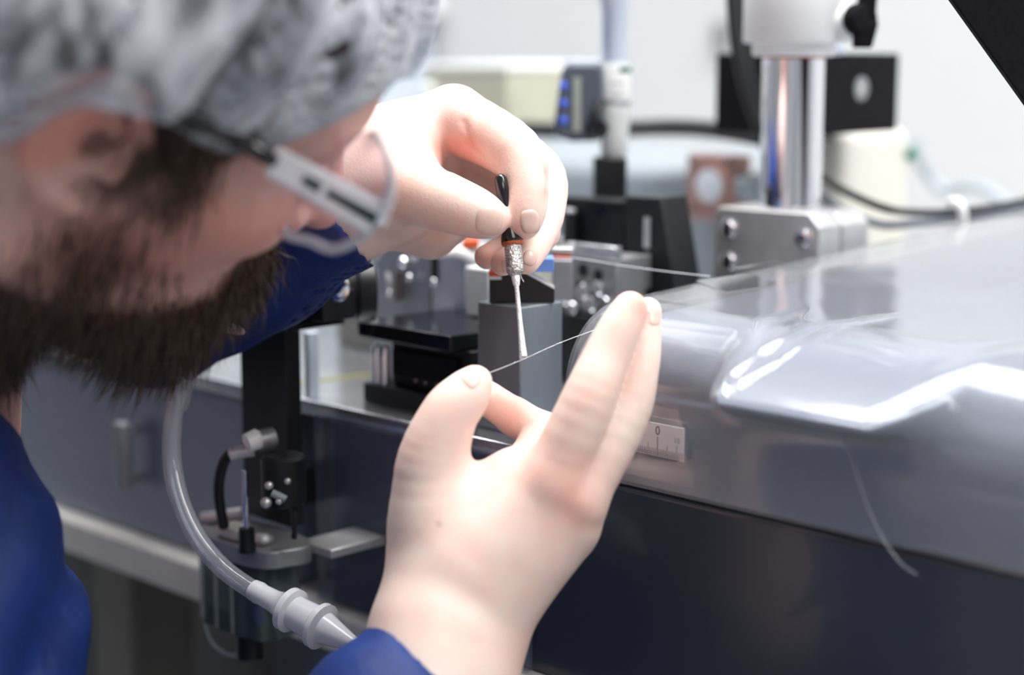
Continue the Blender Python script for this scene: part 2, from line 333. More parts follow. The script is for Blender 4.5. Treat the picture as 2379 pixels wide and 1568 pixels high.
# ---- left hand (palm side towards us, pinching the tool)
LH = dict(
    fingers=[
        dict(p=[J(1058, 278, .752, 14.5), J(1193, 352, .736, 12.2), J(1221, 425, .728, 9.6), J(1222, 482, .725, 8.8), J(1217, 517, .724, 7.4)], k=5),                     # index
        dict(p=[J(1090, 300, .772, 13), J(1252, 392, .764, 10.0), J(1267, 488, .755, 8.8), J(1242, 560, .744, 7.9), J(1222, 605, .736, 6.2)], k=5),                    # middle
        dict(p=[J(1090, 330, .79, 12), J(1266, 445, .776, 9.4), J(1258, 540, .770, 8.0), J(1200, 598, .758, 6.8), J(1168, 612, .752, 5.6)], k=5),            # ring
        dict(p=[J(1080, 380, .80, 11), J(1215, 470, .785, 8.4), J(1205, 560, .780, 7.4), J(1155, 590, .772, 6.2), J(1130, 597, .768, 5.6)], k=5),                      # little
        dict(p=[J(900, 440, .735, 17), J(945, 438, .728, 14.8), J(1036, 470, .722, 12.4), J(1105, 495, .720, 10.6), J(1140, 508, .720, 8.0)], k=9),                      # thumb
    ],
    palm=[(J(790, 400, .745, 24), J(930, 360, .748, 20)), (J(790, 490, .755, 22), J(920, 470, .752, 18)), (J(900, 360, .748, 20), J(1050, 272, .755, 13.5)),
          (J(900, 380, .765, 17), J(1080, 320, .785, 11)), (J(880, 440, .775, 17), J(1070, 400, .80, 10)), (J(870, 500, .77, 15), J(1000, 545, .776, 8.5)), (J(1000, 545, .776, 8.5), J(1100, 500, .79, 7.5)),
          (J(940, 420, .735, 12), J(1010, 335, .75, 7.5)), (J(790, 400, .745, 24), J(560, 560, .77, 27)), (J(790, 490, .755, 22), J(560, 640, .78, 27))])
def nearer(H, fn):      # bring a whole hand closer to the lens, keeping its outline
    def g(j, ):
        q = j[0]-CAM; d = float(q@fw); x = CX+F*float(q@rt)/d; k = (d-fn(x))/d; return (CAM+q*k, j[1]*k)
    return dict(fingers=[dict(p=[g(j) for j in f['p']], k=f['k']) for f in H['fingers']], palm=[(g(a), g(b)) for a, b in H['palm']])
def refine(H, which):
    for i in which:
        p = H['fingers'][i]['p']; q = catmull([np.r_[a, b] for a, b in p], 5); H['fingers'][i]['p'] = [(a[:3], float(a[3])) for a in q]
refine(RH, (1, 2, 4)); refine(LH, (0, 1, 4))
LH['palmdents'] = [(P(1088, 335, .738), .011, .007), (P(1075, 370, .745), .011, .006), (P(1110, 390, .760), .014, .005)]
LH['grooves'] = [(P(1022, 285, .735), P(1038, 345, .735), .0014, .0022), (P(1038, 345, .735), P(1036, 395, .722), .0014, .0022), (P(1079, 285, .734), P(1099, 336, .733), .0012, .0016), (P(1099, 336, .733), P(1124, 364, .732), .0012, .0016),
                 (P(1262, 352, .728), P(1270, 402, .726), .0010, .0016), (P(1270, 402, .726), P(1267, 452, .723), .0010, .0016), (P(1267, 452, .723), P(1253, 505, .722), .0010, .0016),
                 (P(1158, 338, .7235), P(1165, 352, .7235), .0010, .0010), (P(1005, 470, .7085), P(1000, 500, .7085), .0007, .0004), (P(1018, 468, .7085), P(1014, 500, .7085), .0007, .0004)]
RH_SHIFT = lambda x: .028+.00006*max(0, x-1100)
RH = nearer(RH, RH_SHIFT)
def hand_fn(H, kf=.0009):
    def fn(X):
        pal = None
        for a, b in H['palm']:
            e = d_cone(X, a[0], a[1], b[0], b[1]); pal = e if pal is None else smin(pal, e, .010)
        for c, r, a in H.get('palmdents', []): pal = pal + a*np.exp(-(((X-np.asarray(c, np.float32))**2).sum(-1))/(r*r))
        out = None
        for f in H['fingers']:
            e = smin(chain(X, f['p'], .0004 if len(f['p']) > 5 else .0025), pal, mm(f['k'])); out = e if out is None else smin(out, e, kf)
        for p0, p1, r, a in H.get('grooves', []):      # creases
            out = out + a*np.exp(-((d_cone(X, p0, 0, p1, 0)/r)**2))
        return out
    return fn
def bbox(H, pad=.006):
    pts = [j for f in H['fingers'] for j in f['p']]+[j for ab in H['palm'] for j in ab]
    A = np.array([p for p, r in pts]); R = np.array([r for p, r in pts])[:, None]
    return (A-R).min(0)-pad, (A+R).max(0)+pad
def blush_shade(vs, spots):
    t = np.zeros((len(vs), 3))
    for c, r, a, ch in spots: t[:, ch] += a*np.exp(-((vs-c)**2).sum(1)/(r*r))
    return np.clip(t, 0, 1)
def nail(name, H, c, dirn, side, L, W, parent, lift=.0004):
    """curved nail plate lying on the finger: c outside the skin, looking back along -n"""
    fn = hand_fn(H); c = np.array(c); dirn = np.array(dirn)/np.linalg.norm(dirn); side = np.array(side); side = side-dirn*(side@dirn); side /= np.linalg.norm(side)
    n = np.cross(dirn, side); n = n if n@(CAM-c) > 0 else -n
    K = 13; rows = []; rows2 = []
    g = np.linspace(-1, 1, K); X = []
    for a in g:
        for b in g:
            k = max(abs(a), abs(b)); l = (abs(a)**3+abs(b)**3)**(1/3) if k > 0 else 1; s = k/l if l else 1
            X.append(c+dirn*a*s*L/2+side*b*s*W/2+n*.004)
    X = np.array(X, np.float32)
    for _ in range(14): X = X-n*fn(X)[:, None].astype(np.float32)*.8
    G = grad(fn, X); top = (X+G*lift*.5).reshape(K, K, 3); ed = np.array([[max(abs(a), abs(b)) for b in g] for a in g])[..., None]
    top = top-G.reshape(K, K, 3)*np.where(ed > .95, lift*1.2, np.where(ed > .8, lift*.25, 0))
    mb = MB(); mb.grid(top); o = build(name, mb, 'nail', parent); solid(o, .0003); return o
# ------------------------------------------------------------------ the person
person = thing('person', 'bearded person in hair net, glasses and blue jacket holding a fine tool', 'person', P(250, 1500, .60)*np.array([1, 1, 0])+np.array([0, 0, 0]), 0)
HF = np.array([.815, .402, -.417]); HF /= np.linalg.norm(HF)
HU = np.array([.544, -.286, .789]); HU -= HF*(HU@HF); HU /= np.linalg.norm(HU)
HR = np.cross(HF, HU)
HB = np.stack([HR, HF, HU], 1)            # columns: the head's right, forward, up
HC = P(174, 96, .603)                      # point midway between the ears
NKW = P(-430, 960, .69); NK = HB.T@(NKW-HC)      # where the neck meets the shoulders
def hd(x, y, z): return HC+HB@np.array([x, y, z])/1000.
def to_head(X): return ((X-HC.astype(np.float32))@HB.astype(np.float32))
def sym(X): Y = X.copy(); Y[..., 0] = np.abs(Y[..., 0]); return Y
e3 = lambda *a: np.array(a)/1000.
def head_core(Q):      # Q in metres in the head frame
    S = sym(Q)
    d = d_ell(Q, e3(0, -10, 48), e3(76, 97, 82))
    d = smin(d, d_ell(Q, e3(0, 37, 30), e3(67, 66, 60)), .02)
    d = smin(d, d_ell(Q, e3(0, 40, -22), e3(61, 50, 50)), .02)
    d = smin(d, d_cone(S, e3(50, 2, -50), .015, e3(10, 74, -92), .017), .022)
    d = smin(d, d_ell(Q, e3(0, 70, -58), e3(31, 30, 38)), .018)
    d = smin(d, d_cone(S, e3(38, 72, -14), .016, e3(60, 30, -6), .013), .014)
    d = smin(d, d_cone(S, e3(12, 88, 27), .009, e3(46, 76, 27), .009), .010)
    d = smax(d, -d_ell(S, e3(32, 100, 8), e3(18, 16, 13)), .010)
    d = smin(d, d_cone(S, e3(31, 79, 8), .013, e3(32, 79, 8), .013), .003)
    d = smin(d, chain(Q, [(e3(0, 92, 20), .008), (e3(0, 103, -8), .0085), (e3(0, 110, -20), .0095)], .004), .008)
    d = smin(d, d_cone(S, e3(11, 99, -24), .006, e3(9, 96, -24), .006), .006)
    d = smin(d, d_cone(S, e3(0, 101, -50), .006, e3(18, 94, -52), .004), .004)
    d = smin(d, d_cone(S, e3(0, 100, -62), .007, e3(17, 93, -60), .004), .004)
    d = smin(d, d_cone(Q, e3(0, -28, -15), .057, NK, .060), .03)
    return d
def ear(Q):
    S = (sym(Q)-e3(78, 0, 2).astype(np.float32))/np.array([.72, .86, .86], np.float32)+e3(78, -2, -4).astype(np.float32)
    helix = chain(S, [(e3(78, 14, -6), .004), (e3(82, 16, 12), .0042), (e3(87, 8, 27), .0045), (e3(92, -8, 31), .0046), (e3(95, -22, 22), .0046), (e3(94, -25, 5), .0046), (e3(88, -17, -12), .0045), (e3(81, -4, -24), .0052), (e3(77, 6, -27), .0058)], .003)
    anti = chain(S, [(e3(84, -2, 20), .0038), (e3(88, -13, 10), .004), (e3(86, -12, -4), .004), (e3(80, -3, -12), .004)], .003)
    plate = d_ell(S, e3(82, -6, 4), e3(5, 19, 26), np.array([[math.cos(.4), -math.sin(.4), 0], [math.sin(.4), math.cos(.4), 0], [0, 0, 1.]]))
    d = smin(smin(helix, anti, .003), plate, .003)
    d = smin(d, d_cone(S, e3(76, 13, -3), .005, e3(78, 13, -8), .005), .004)
    return .75*smax(d, -d_ell(S, e3(84, 4, 1), e3(9, 7, 8)), .004)
def head_fn(X):
    Q = to_head(X); return smin(head_core(Q), ear(Q), .004)

TOR = [(P(-480, 1160, .74), .065), (P(-620, 1900, .76), .13), (P(-520, 2700, .80), .14)]
ARM_R = [(P(-900, 1500, .68), .053), (P(150, 2600, .625), .040), (P(920, 1690, .664), .028), (P(1022, 1558, .676), .025)]
ARM_L = [(P(-250, 600, .98), .055), (P(150, 560, .92), .042), (P(385, 690, .81), .027), (P(590, 580, .782), .026), (P(796, 463, .755), .025)]
def arms_fn(X):
    d = chain(X, TOR, .03); d = smin(d, chain(X, [(P(-1000, 1300, .72), .06)]+ARM_R, .02), .02)
    d = smin(d, chain(X, [(P(-450, 1000, .85), .06)]+ARM_L, .02), .02)
    return smin(d, d_cone(X, hd(0, -28, -15)*.4+NKW*.6, .057, P(-400, 1150, .74), .08), .03)
lo, hi = bbox(RH); rp = surfnet(hand_fn(RH), lo, hi, HRES, 4)
lo, hi = bbox(LH); lp = surfnet(hand_fn(LH), lo, hi, HRES, 3)
hb = np.array([hd(x, y, z) for x in (-100, 100) for y in (-125, 130) for z in (-175, 135)])
hp = surfnet(head_fn, hb.min(0), hb.max(0), HDRES)
ap = surfnet(arms_fn, (-.70, .25, .50), (.05, 1.14, 1.30), .012)
allv = np.concatenate([rp[0], lp[0], hp[0], ap[0]])
spots = [(P(1290, 1090, .668), .016, .4, 0), (P(1355, 1170, .670), .014, .35, 0), (P(1190, 950, .705), .012, .45, 0), (P(1360, 920, .665), .010, .2, 0), (P(1466, 700, .678), .008, .5, 0), (P(1505, 710, .682), .007, .45, 0),
         (P(1090, 1050, .70), .012, .3, 0), (P(1100, 360, .75), .016, .95, 0), (P(1036, 350, .735), .006, .7, 0), (P(1095, 330, .735), .006, .6, 0), (P(1036, 390, .72), .005, .6, 0), (P(1270, 402, .726), .004, .5, 0), (P(1266, 452, .722), .004, .5, 0), (P(1020, 1217, .6638), .0011, .35, 1), (P(1205, 530, .716), .007, .5, 0), (P(1110, 550, .716), .010, .45, 0), (P(1140, 610, .76), .014, .5, 0),
         (P(1150, 420, .75), .02, .4, 0), (P(1160, 360, .725), .007, .3, 0),
         (hd(84, -2, 32), .016, 1, 0), (hd(86, -14, 8), .014, .9, 0), (hd(74, 4, 6), .008, .8, 1), (hd(70, 60, -20), .03, .35, 0), (hd(60, 40, -35), .03, .3, 0), (hd(0, 115, -20), .02, .4, 0)]  # brown spot at the ear canal paints the shadow of its hollow
tone = blush_shade(allv, spots)
Qh = (allv-HC)@HB; iS = (np.arange(len(allv)) >= len(rp[0])+len(lp[0]))
# beard: jaw, chin, lip and sideburn
def beard_w(Q):
    x, y, z = np.abs(Q[:, 0]), Q[:, 1], Q[:, 2]
    zl = np.interp(y, [-.03, .06, .075, .09, .1], [-.060, -.062, -.054, -.043, -.036])
    low = np.clip((zl-z)/.012, 0, 1)*np.clip((y+.03)/.02, 0, 1)*np.clip((z+.140)/.02, 0, 1)
    stub = .55*np.clip((-.020-z)/.018, 0, 1)*np.exp(-((y-.030)/.023)**2)
    lip = np.clip((.036-x)/.008, 0, 1)*np.clip((y-.075)/.01, 0, 1)*np.clip((-.030-z)/.006, 0, 1)
    side = np.clip(2-np.abs(y-.030)/.010, 0, 1)*np.clip((z+.016)/.02, 0, 1)*np.clip((x-.045)/.01, 0, 1)
    return np.clip(np.maximum(np.maximum(low, lip), np.maximum(stub, side)), 0, 1)
bw = beard_w(Qh)*iS*(np.linalg.norm(Qh, axis=1) < .17)
tone[:, 1] = np.maximum(np.maximum(bw*.85, .10*iS), tone[:, 1]); tone[:, 0] = np.where(iS, np.clip(tone[:, 0]+.50, 0, 1), tone[:, 0])  # beard tint; head skin also deepened, painting in the shade on the face
body = mesh_from('body', [rp, lp, hp, ap], 'skin', person, tone)
# nails
def pd(x, y, z_): return P(x, y, z_)
def nail_px(H, tip, base, mid_d, W, nm='fingernail'):
    a, b = P(*tip, mid_d), P(*base, mid_d); dirn = a-b; L = np.linalg.norm(dirn); dirn /= L; c = (a+b)/2
    view = (CAM-c)/np.linalg.norm(CAM-c); side = np.cross(dirn, view)
    return nail(nm, H, c, dirn, side, L, W, person)
nail_px(LH, (1170, 520), (1102, 508), .708, .0135)
nail_px(LH, (1234, 540), (1228, 486), .712, .0078)
nail_px(LH, (1226, 616), (1238, 578), .722, .0065)
nail_px(LH, (1180, 634), (1176, 598), .742, .0050)
nail_px(RH, (1106, 866), (1078, 892), .672, .0090)
nail_px(RH, (1522, 712), (1520, 758), .680, .0055)
# eyes
for s in (-1, 1):
    build('eye', MB().ball(hd(31*s, 80, 8), .012), 'eye', person); 
# hair under the net, beard strands
def strands(pts, nrm, L, wd, flow, jit, name, m):
    mb = MB(); bm = mb.bm
    for p, n in zip(pts, nrm):
        d = n*.55+flow+rng.normal(0, jit, 3); d /= np.linalg.norm(d); s = np.cross(d, rng.normal(0, 1, 3)); s /= np.linalg.norm(s); l = L*rng.uniform(.6, 1.2)
        q = p+d*l*.55+rng.normal(0, L*.06, 3); e = p+d*l+flow*l*.35
        a, b, c, f, g = [bm.verts.new(V(t)) for t in (p+s*wd, p-s*wd, q-s*wd*.8, q+s*wd*.8, e)]
        bm.faces.new([a, b, c, f]); bm.faces.new([f, c, g])
    return build(name, mb, m, person, smooth=False)
hv = hp[0].astype(np.float64); hn = grad(head_fn, hp[0]); wq = beard_w((hv-HC)@HB)*((((hv-HC)@HB)[:, 2]) > -.138)
idx = rng.choice(len(hv), NBEARD, p=wq/wq.sum()); jitp = hv[idx]+rng.normal(0, .0007, (NBEARD, 3))
strands(jitp, hn[idx].astype(np.float64), .016, .00022, HB@np.array([0, .05, -.8]), .22, 'beard', MT['hair'])
def cap_edge(Q):      # height of the net's elastic hem in the head frame, as a function of how far forward
    y = Q[..., 1]; x = np.abs(Q[..., 0])
    return np.interp(y, [-.12, -.05, -.022, -.014, -.0056, .010, .030, .043, .052, .063, .082, .09], [-.05, -.028, -.004, .018, .026, .029, .021, .020, .024, .034, .049, .054]).astype(np.float32)
def skull(Q):
    d = d_ell(Q, e3(0, -10, 48), e3(76, 97, 82)); return smin(d, d_ell(Q, e3(0, 37, 30), e3(67, 66, 60)), .02)
def hair_fn(X):
    Q = to_head(X); n = .0012*np.sin(Q[..., 1]*260+Q[..., 2]*90)*np.sin(Q[..., 0]*150+1)
    return smax(smax(skull(Q)-.003+n, -(skull(Q)+.004), .002), (cap_edge(Q)-.012+.020*np.clip((Q[..., 1]-.045)/.02, 0, 1)-Q[..., 2]), .004)
mesh_from('hair', [surfnet(hair_fn, hb.min(0), hb.max(0), .003)], 'hair', person)
# hair net
def folds(Q):
    a = np.arctan2(Q[..., 0], Q[..., 1]+.01); r = Q[..., 2]
    f = .0027*np.sin(a*24+4*np.sin(r*22)+2*np.sin(Q[..., 1]*30))+.0008*np.sin(a*47+r*60+1.3)+.0040*np.sin(Q[..., 1]*45+Q[..., 2]*30+2*np.sin(Q[..., 0]*30))*np.sin(Q[..., 0]*30+Q[..., 2]*42+1)
    return f
def cap_fn(X):
    Q = to_head(X); e = cap_edge(Q); up_ = np.clip((Q[..., 2]-e)/.035, 0, 1)
    puff = .0048+.010*up_**.6*(1-.65*np.clip((Q[..., 1]-.04)/.05, 0, 1))+.012*np.clip((-.01-Q[..., 1])/.06, 0, 1)*up_
    d = smin(skull(Q), d_ell(sym(Q), e3(80, -10, 22), e3(10, 22, 24)), .012)-puff+folds(Q)*(.35+up_)
    sh = np.abs(d)-.0013
    return smax(sh, e-Q[..., 2], .002)
cb = np.array([hd(x, y, z) for x in (-112, 112) for y in (-140, 118) for z in (-40, 160)])
cap = mesh_from('hair_net', [surfnet(cap_fn, cb.min(0), cb.max(0), CAPRES)], 'net', person); cap['label'] = 'white crinkled hair net'
hem = []
for a in np.linspace(0, 2*np.pi, 73):
    y = .001*(-10+100*math.cos(a)); dirv = np.array([math.sin(a), math.cos(a)])
    lo_, hi_ = .03, .13
    for _ in range(24):
        md = (lo_+hi_)/2; q = np.array([dirv[0]*md, dirv[1]*md-.01, 0], np.float32); q[2] = cap_edge(q[None])[0]; 
        if skull(q[None])[0]-.004 < 0: lo_ = md
        else: hi_ = md
    hem.append(HC+HB@q.astype(float))
build('elastic_hem', MB().tube(hem, .0018, n=8, sub=2), 'hemc', person)

# ---- jacket
def cloth(X, d, amp, s=1.0):
    return d+amp*(np.sin(X[..., 0]*95*s+3*np.sin(X[..., 2]*45*s+X[..., 1]*30))*.5+np.sin(X[..., 2]*120*s+X[..., 0]*70*s+2*np.sin(X[..., 1]*60))*.35+np.sin((X[..., 0]-X[..., 2])*210*s)*.15)
def plane(X, p, n): n = np.asarray(n)/np.linalg.norm(n); return ((X-np.asarray(p, np.float32))@n.astype(np.float32))
def sleeveR(X):
    d = chain(X, [(P(300, 2450, .635), .056), (P(860, 1765, .655), .038), (P(1022, 1558, .676), .0312), (P(1115, 1441, .687), .031)], .01)
    d = cloth(X, d, .0018); d = smax(d, -(d+.005), .0005)
    return smax(d, plane(X, P(955, 1505, .655), .62*rt+.78*upv), .001)
def sleeveL(X):
    d = chain(X, [(P(-250, 600, .98), .062), (P(150, 560, .92), .050), (P(385, 690, .81), .039), (P(590, 580, .782), .0355), (P(796, 463, .755), .031), (P(890, 414, .742), .031)], .01)
    d = cloth(X, d, .0028); d = smax(d, -(d+.005), .0005)
    return smax(d, plane(X, P(800, 520, .755), .82*rt+.57*upv), .001)
def torso(X):
    d = d_ell(X, P(-931, 1570, .66), (.186, .12, .186)); d = smin(d, d_cone(X, P(-260, 1900, .60), .060, P(200, 2550, .63), .060), .02)
    d = smin(d, chain(X, [(P(-480, 1160, .74), .075), (P(-620, 1900, .76), .15), (P(-520, 2700, .80), .16)], .03), .03)
    d = smin(d, chain(X, [(P(-480, 1100, .80), .075), (P(-420, 800, .93), .066), (P(-250, 600, .98), .062)], .02), .02)
    a = np.asarray(rt*.9-upv*.45, np.float32)
    s_ = (X@a)*70+1.2*np.sin(X[..., 2]*21+.7)+X[..., 1]*25; w_ = 1-2*np.abs(np.sin(s_))**.8+.5*np.sin(s_*2.3+X[..., 2]*50)
    return cloth(X, d, .003)+.0042*(w_+.8)*np.clip(1.4-np.abs(d)/.03, 0, 1)
jk = [surfnet(sleeveR, P(250, 2450, .64)-.08, P(1200, 1400, .67)+.05, .0022), surfnet(sleeveL, (-.40, .66, 1.02), (-.03, 1.10, 1.28), .0028), surfnet(torso, (-.62, .25, .45), (.02, 1.15, 1.30), .0075)]
jacket = mesh_from('jacket', jk, 'jacket', person)
def collar_fn(X):
    d = d_cone(X, P(-345, 760, .675), .066, P(-520, 1180, .71), .086); d = d+.002*np.sin(X[..., 2]*160+X[..., 0]*90)
    d = np.abs(d)-.003; return smax(d, plane(X, P(-330, 770, .675), P(-340, 810, .675)-P(-520, 1180, .71)+.05*rt), .002)
mesh_from('collar', [surfnet(collar_fn, P(-520, 1180, .71)-.11, P(-360, 800, .675)+.09, .0045)], 'collar', person)

# ------------------------------------------------------------------ glasses worn by the person
gl = thing('safety_glasses', 'clear safety glasses with black and dark striped temple arm, worn below the hair net', 'glasses', P(760, 450, .60), 0)
A0, A1, A2 = P(545, 322, .550), P(628, 372, .556), P(878, 512, .585)       # ear end, hinge of the clear sleeve, front corner
dA = (A2-A1)/np.linalg.norm(A2-A1); nV = np.cross(dA, fw); nV /= np.linalg.norm(nV); nV = nV if nV@upv > 0 else -nV
def slab(a, b, h0, h1, t): # flat bar from a to b, heights h0, h1 (perpendicular in view), thickness t along the view
    f = fw*t/2
    return [a-nV*h0-f, b-nV*h1-f, b-nV*h1+f, a-nV*h0+f, a+nV*h0-f, b+nV*h1-f, b+nV*h1+f, a+nV*h0+f]
arm = build('temple_arm', MB().tube([hd(84, 12, 28), P(420, 270, .530), A0, P(610, 358, .555), P(640, 376, .557)], .0028, n=12), 'blackg', gl)
arm_sleeve = build('arm_sleeve', MB().hexa(slab(A1, A2, .0052, .0066, .004)), 'gframe', gl, bevel=.0015)
for a, b in ((.30, .46), (.52, 1.0)):
    build('dark_insert', MB().hexa(slab(A1+(A2-A1)*a-fw*.0022, A1+(A2-A1)*b-fw*.0022, .0013, .0018, .001)), 'dteal', arm_sleeve, bevel=.0004)
# left lens rim seen from behind: near lens, its far twin beyond
def rimpts(pix, d0, d1):
    n = len(pix); return [P(x, y, d0+(d1-d0)*k/(n-1)) for k, (x, y) in enumerate(pix)]
upper = rimpts([(868, 300), (893, 345), (908, 400), (905, 455), (880, 512)], .572, .585)
lower = rimpts([(880, 512), (850, 545), (800, 572), (765, 578), (720, 560), (668, 545), (655, 510), (662, 468)], .585, .615)
build('rim', MB().tube(upper, lambda t: .0008+.0024*t**2, n=10), 'gframe', gl)
build('rim', MB().tube(lower, .0020, n=10), 'gframe', gl)
poly = upper+lower[1:]+[P(700, 420, .605), P(770, 330, .590)]
cpt = sum(poly)/len(poly)+fw*.002
mb = MB(); n_ = len(poly); cv = mb.bm.verts.new(V(cpt)); vv = [mb.bm.verts.new(V(p)) for p in poly]
for i in range(n_): mb.bm.faces.new([cv, vv[i], vv[(i+1) % n_]])
lo_ = build('lens', mb, 'glens', gl); solid(lo_, .0016)
# ------------------------------------------------------------------ the tool in the left hand
tl = thing('hand_tool', 'fine metal tube tool with black handle and worn silver ferrule held in the upper hand', 'tool', P(1217, 830, .728), 0)
T0, T1, T2, T3, T4 = P(1161, 404, .722), P(1190, 560, .7235), P(1197, 632, .722), P(1200, 655, .721), P(1216, 830, .708)
axT = T1-T0; LT = np.linalg.norm(axT)
build('handle', MB().lathe(T0, axT, [(0, .0006), (.0006, .0018), (.002, .0026), (.010, .0029), (LT*.62, .0029), (LT*.82, .0034), (LT*.95, .0046), (LT, .0047), (LT+.0008, .0044)]), 'blackg', tl)
axF = T2-T1; LF = np.linalg.norm(axF)
build('retaining_ring', MB().lathe(T1-axF*.02, axF, [(0, .0040), (.0002, .0046), (.0012, .0047), (.0020, .0044), (.0022, .0036)]), 'rust', tl)
build('ferrule', MB().lathe(T1, axF, [(0, .0034), (.001, .0036), (LF*.55, .0037), (LF*.9, .0038), (LF, .0036), (LF+.0007, .0030), (LF+.0015, .0025), (LF+.0018, .0018)]), 'gun', tl)
axR_ = T4-T2; LR = np.linalg.norm(axR_)
build('needle_tube', MB().lathe(T2, axR_, [(0, .0019), (.0035, .0018), (.006, .0014), (.0065, .0010), (LR*.6, .00105), (LR*.85, .0014), (LR*.98, .0017), (LR, .0016), (LR, .0010), (LR-.002, .0009)]), 'rod', tl)
build('lead_wire', MB().tube([P(1206, 600, .7215), P(1210, 640, .7225), P(1217, 655, .7235)], .0003, n=6), 'gun', tl)
# ------------------------------------------------------------------ bench and machine base
ZB, ZT = .914, 1.010
t = thing('workbench', 'long workbench with a cream front edge carrying the grey machine', 'workbench', M(-.6, 0, 0))
build('bench_top', MB().box((-2.0, 1.0), (-.012, .90), (.893, ZB)), 'bench', t, bevel=.002)
for u in (-.915, .9):
    build('leg', MB().box((u, u+.045), (.01, .055), (0, .893)), 'tan', t, bevel=.003)
build('rear_rail', MB().box((-2.0, 1.0), (.85, .88), (.2, .893)), 'tan', t)
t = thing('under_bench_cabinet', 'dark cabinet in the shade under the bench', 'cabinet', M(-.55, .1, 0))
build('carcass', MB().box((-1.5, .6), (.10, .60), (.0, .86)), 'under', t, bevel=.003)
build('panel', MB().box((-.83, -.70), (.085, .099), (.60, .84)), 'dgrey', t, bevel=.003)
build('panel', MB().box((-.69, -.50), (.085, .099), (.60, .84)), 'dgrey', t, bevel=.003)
t = mc = thing('grey_machine', 'long slate grey machine with glossy clear shell over its cover, along the bench edge', 'machine', M(-.4, .2, ZB))
build('left_housing', MB().box((-1.5, -.699), (0, .34), (ZB, ZT)), 'lilac', t, bevel=.003)
build('right_housing', MB().box((-.665, .35), (0, .34), (ZB, ZT)), 'slate', t, bevel=.002)
build('recess_panel', MB().box((-.6985, -.6655), (.022, .34), (ZB, ZT)), 'pale', t)
build('top_plate', MB().box((-1.5, -.515), (-.003, .342), (ZT+.0005, 1.018)), 'plate', t, bevel=.0008)
h0 = onV(285, 1140, -.012); h1 = onV(285, 983, -.012)
hnd = build('handle', MB().cyl(M(h0[0], -.011, h0[2]), M(h0[0], -.011, h1[2]), .0046), 'alud', t, bevel=.0006)
for z in (h0[2]+.006, h1[2]-.006):
    build('handle_post', MB().cyl(M(h0[0], -.011, z), M(h0[0], .001, z), .002), 'alud', hnd)
for x, y in ((735, 990), (745, 1287)):
    s = onV(x, y, .018); c = M(s[0], .018, s[2])
    build('screw', MB().lathe(M(s[0], .023, s[2]), M(0, -1, 0)-M(0, 0, 0), [(0, .0038), (.004, .0038), (.0045, .0034), (.0045, .0018), (.0022, .0016)], 20), 'chrome', t)
q = t
build('acrylic_panel', MB().box((-.671, -.52), (-.0055, -.0018), (.9155, 1.0135)), 'glass', q, bevel=.0005)
build('acrylic_post', MB().box((-.6835, -.6800), (-.001, .006), (1.0182, 1.052)), 'cyan', q, bevel=.0004)
t = thing('rear_housing', 'dull tan housing standing behind the acrylic edge on the steel plate', 'housing', M(-.72, .2, 1.018))
build('case', MB().box((-.80, -.662), (.115, .22), (1.0182, 1.062)), 'tan', t, bevel=.002)
a, b = onZ(700, 888, 1.0185), onZ(862, 868, 1.0185)
build('yellow_strip', MB().prism([M(a[0], a[1]-.004, 1.0184), M(b[0], b[1]-.004, 1.0184), M(b[0], b[1]+.004, 1.0184), M(a[0], a[1]+.004, 1.0184)], np.array([0, 0, .0006])), 'yellow', t)

# ------------------------------------------------------------------ machine cover with its clear shell
def prof_flat(off=0):
    p = [(-.004+off, 1.0125), (-.003+off, 1.025), (-.0020+off, 1.038), (-.0010+off, 1.050)]
    for a in np.linspace(0, 90-2.9, 9): r = .0330-off; p.append((.0325-r*math.cos(math.radians(a)), 1.0510+r*math.sin(math.radians(a))))
    z0 = p[-1][1]
    p += [(v, z0+(v-.0325)*.05) for v in (.04, .05, .065, .09, .13, .2, .3, .42)]; return np.array(p)
def prof_lip(off=0):
    p = [(-.004+off, 1.0125), (-.003+off, 1.03), (-.0025+off, 1.042), (-.005+off, 1.050)]
    p += [(-.014+off, 1.0535), (-.021+off, 1.0560-off*.2), (-.0245+off, 1.0590-off*.3), (-.0240+off, 1.0618-off*.6), (-.020+off*.7, 1.0645-off), (-.012+off*.4, 1.0685-off), (.002, 1.0745-off), (.016, 1.0800-off), (.0325, 1.0840-off)]
    z0 = prof_flat(off)[12, 1]
    p += [(v, z0+(v-.0325)*.05) for v in (.04, .05, .065, .09, .13, .2, .3, .42)]; return np.array(p)
def prof_right(off=0):
    p = [(-.004+off, 1.0125), (-.0038+off, 1.020), (-.0034+off, 1.028), (-.0028+off, 1.036)]
    for a in np.linspace(0, 90-2.9, 9): r = .0480-off; p.append((.0455-r*math.cos(math.radians(a)), 1.0370+r*math.sin(math.radians(a))))
    z0 = p[-1][1]
    p += [(v, z0+(v-.0455)*.05) for v in (.05, .057, .068, .09, .13, .2, .3, .42)]; return np.array(p)
def resample(p, n):
    q = np.array(catmull([np.array(a) for a in p], 10)); s = np.r_[0, np.cumsum(np.linalg.norm(np.diff(q, axis=0), axis=1))]
    w_ = np.minimum(s, .14)+(s-np.minimum(s, .14))*.15; g = np.linspace(0, w_[-1], n); return np.stack([np.interp(g, w_, q[:, k]) for k in (0, 1)], 1)
def sstep(a, b, x): t = np.clip((x-a)/(b-a), 0, 1); return t*t*(3-2*t)
RL = [onZ(x, y, z) for x, y, z in ((1715, 893, 1.066), (1800, 850, 1.072), (1900, 800, 1.078), (2050, 728, 1.087))]
RO = [onZ(x, y, z) for x, y, z in ((1668, 880, 1.070), (1690, 825, 1.076), (1760, 772, 1.083), (1880, 748, 1.085), (2055, 722, 1.088))]
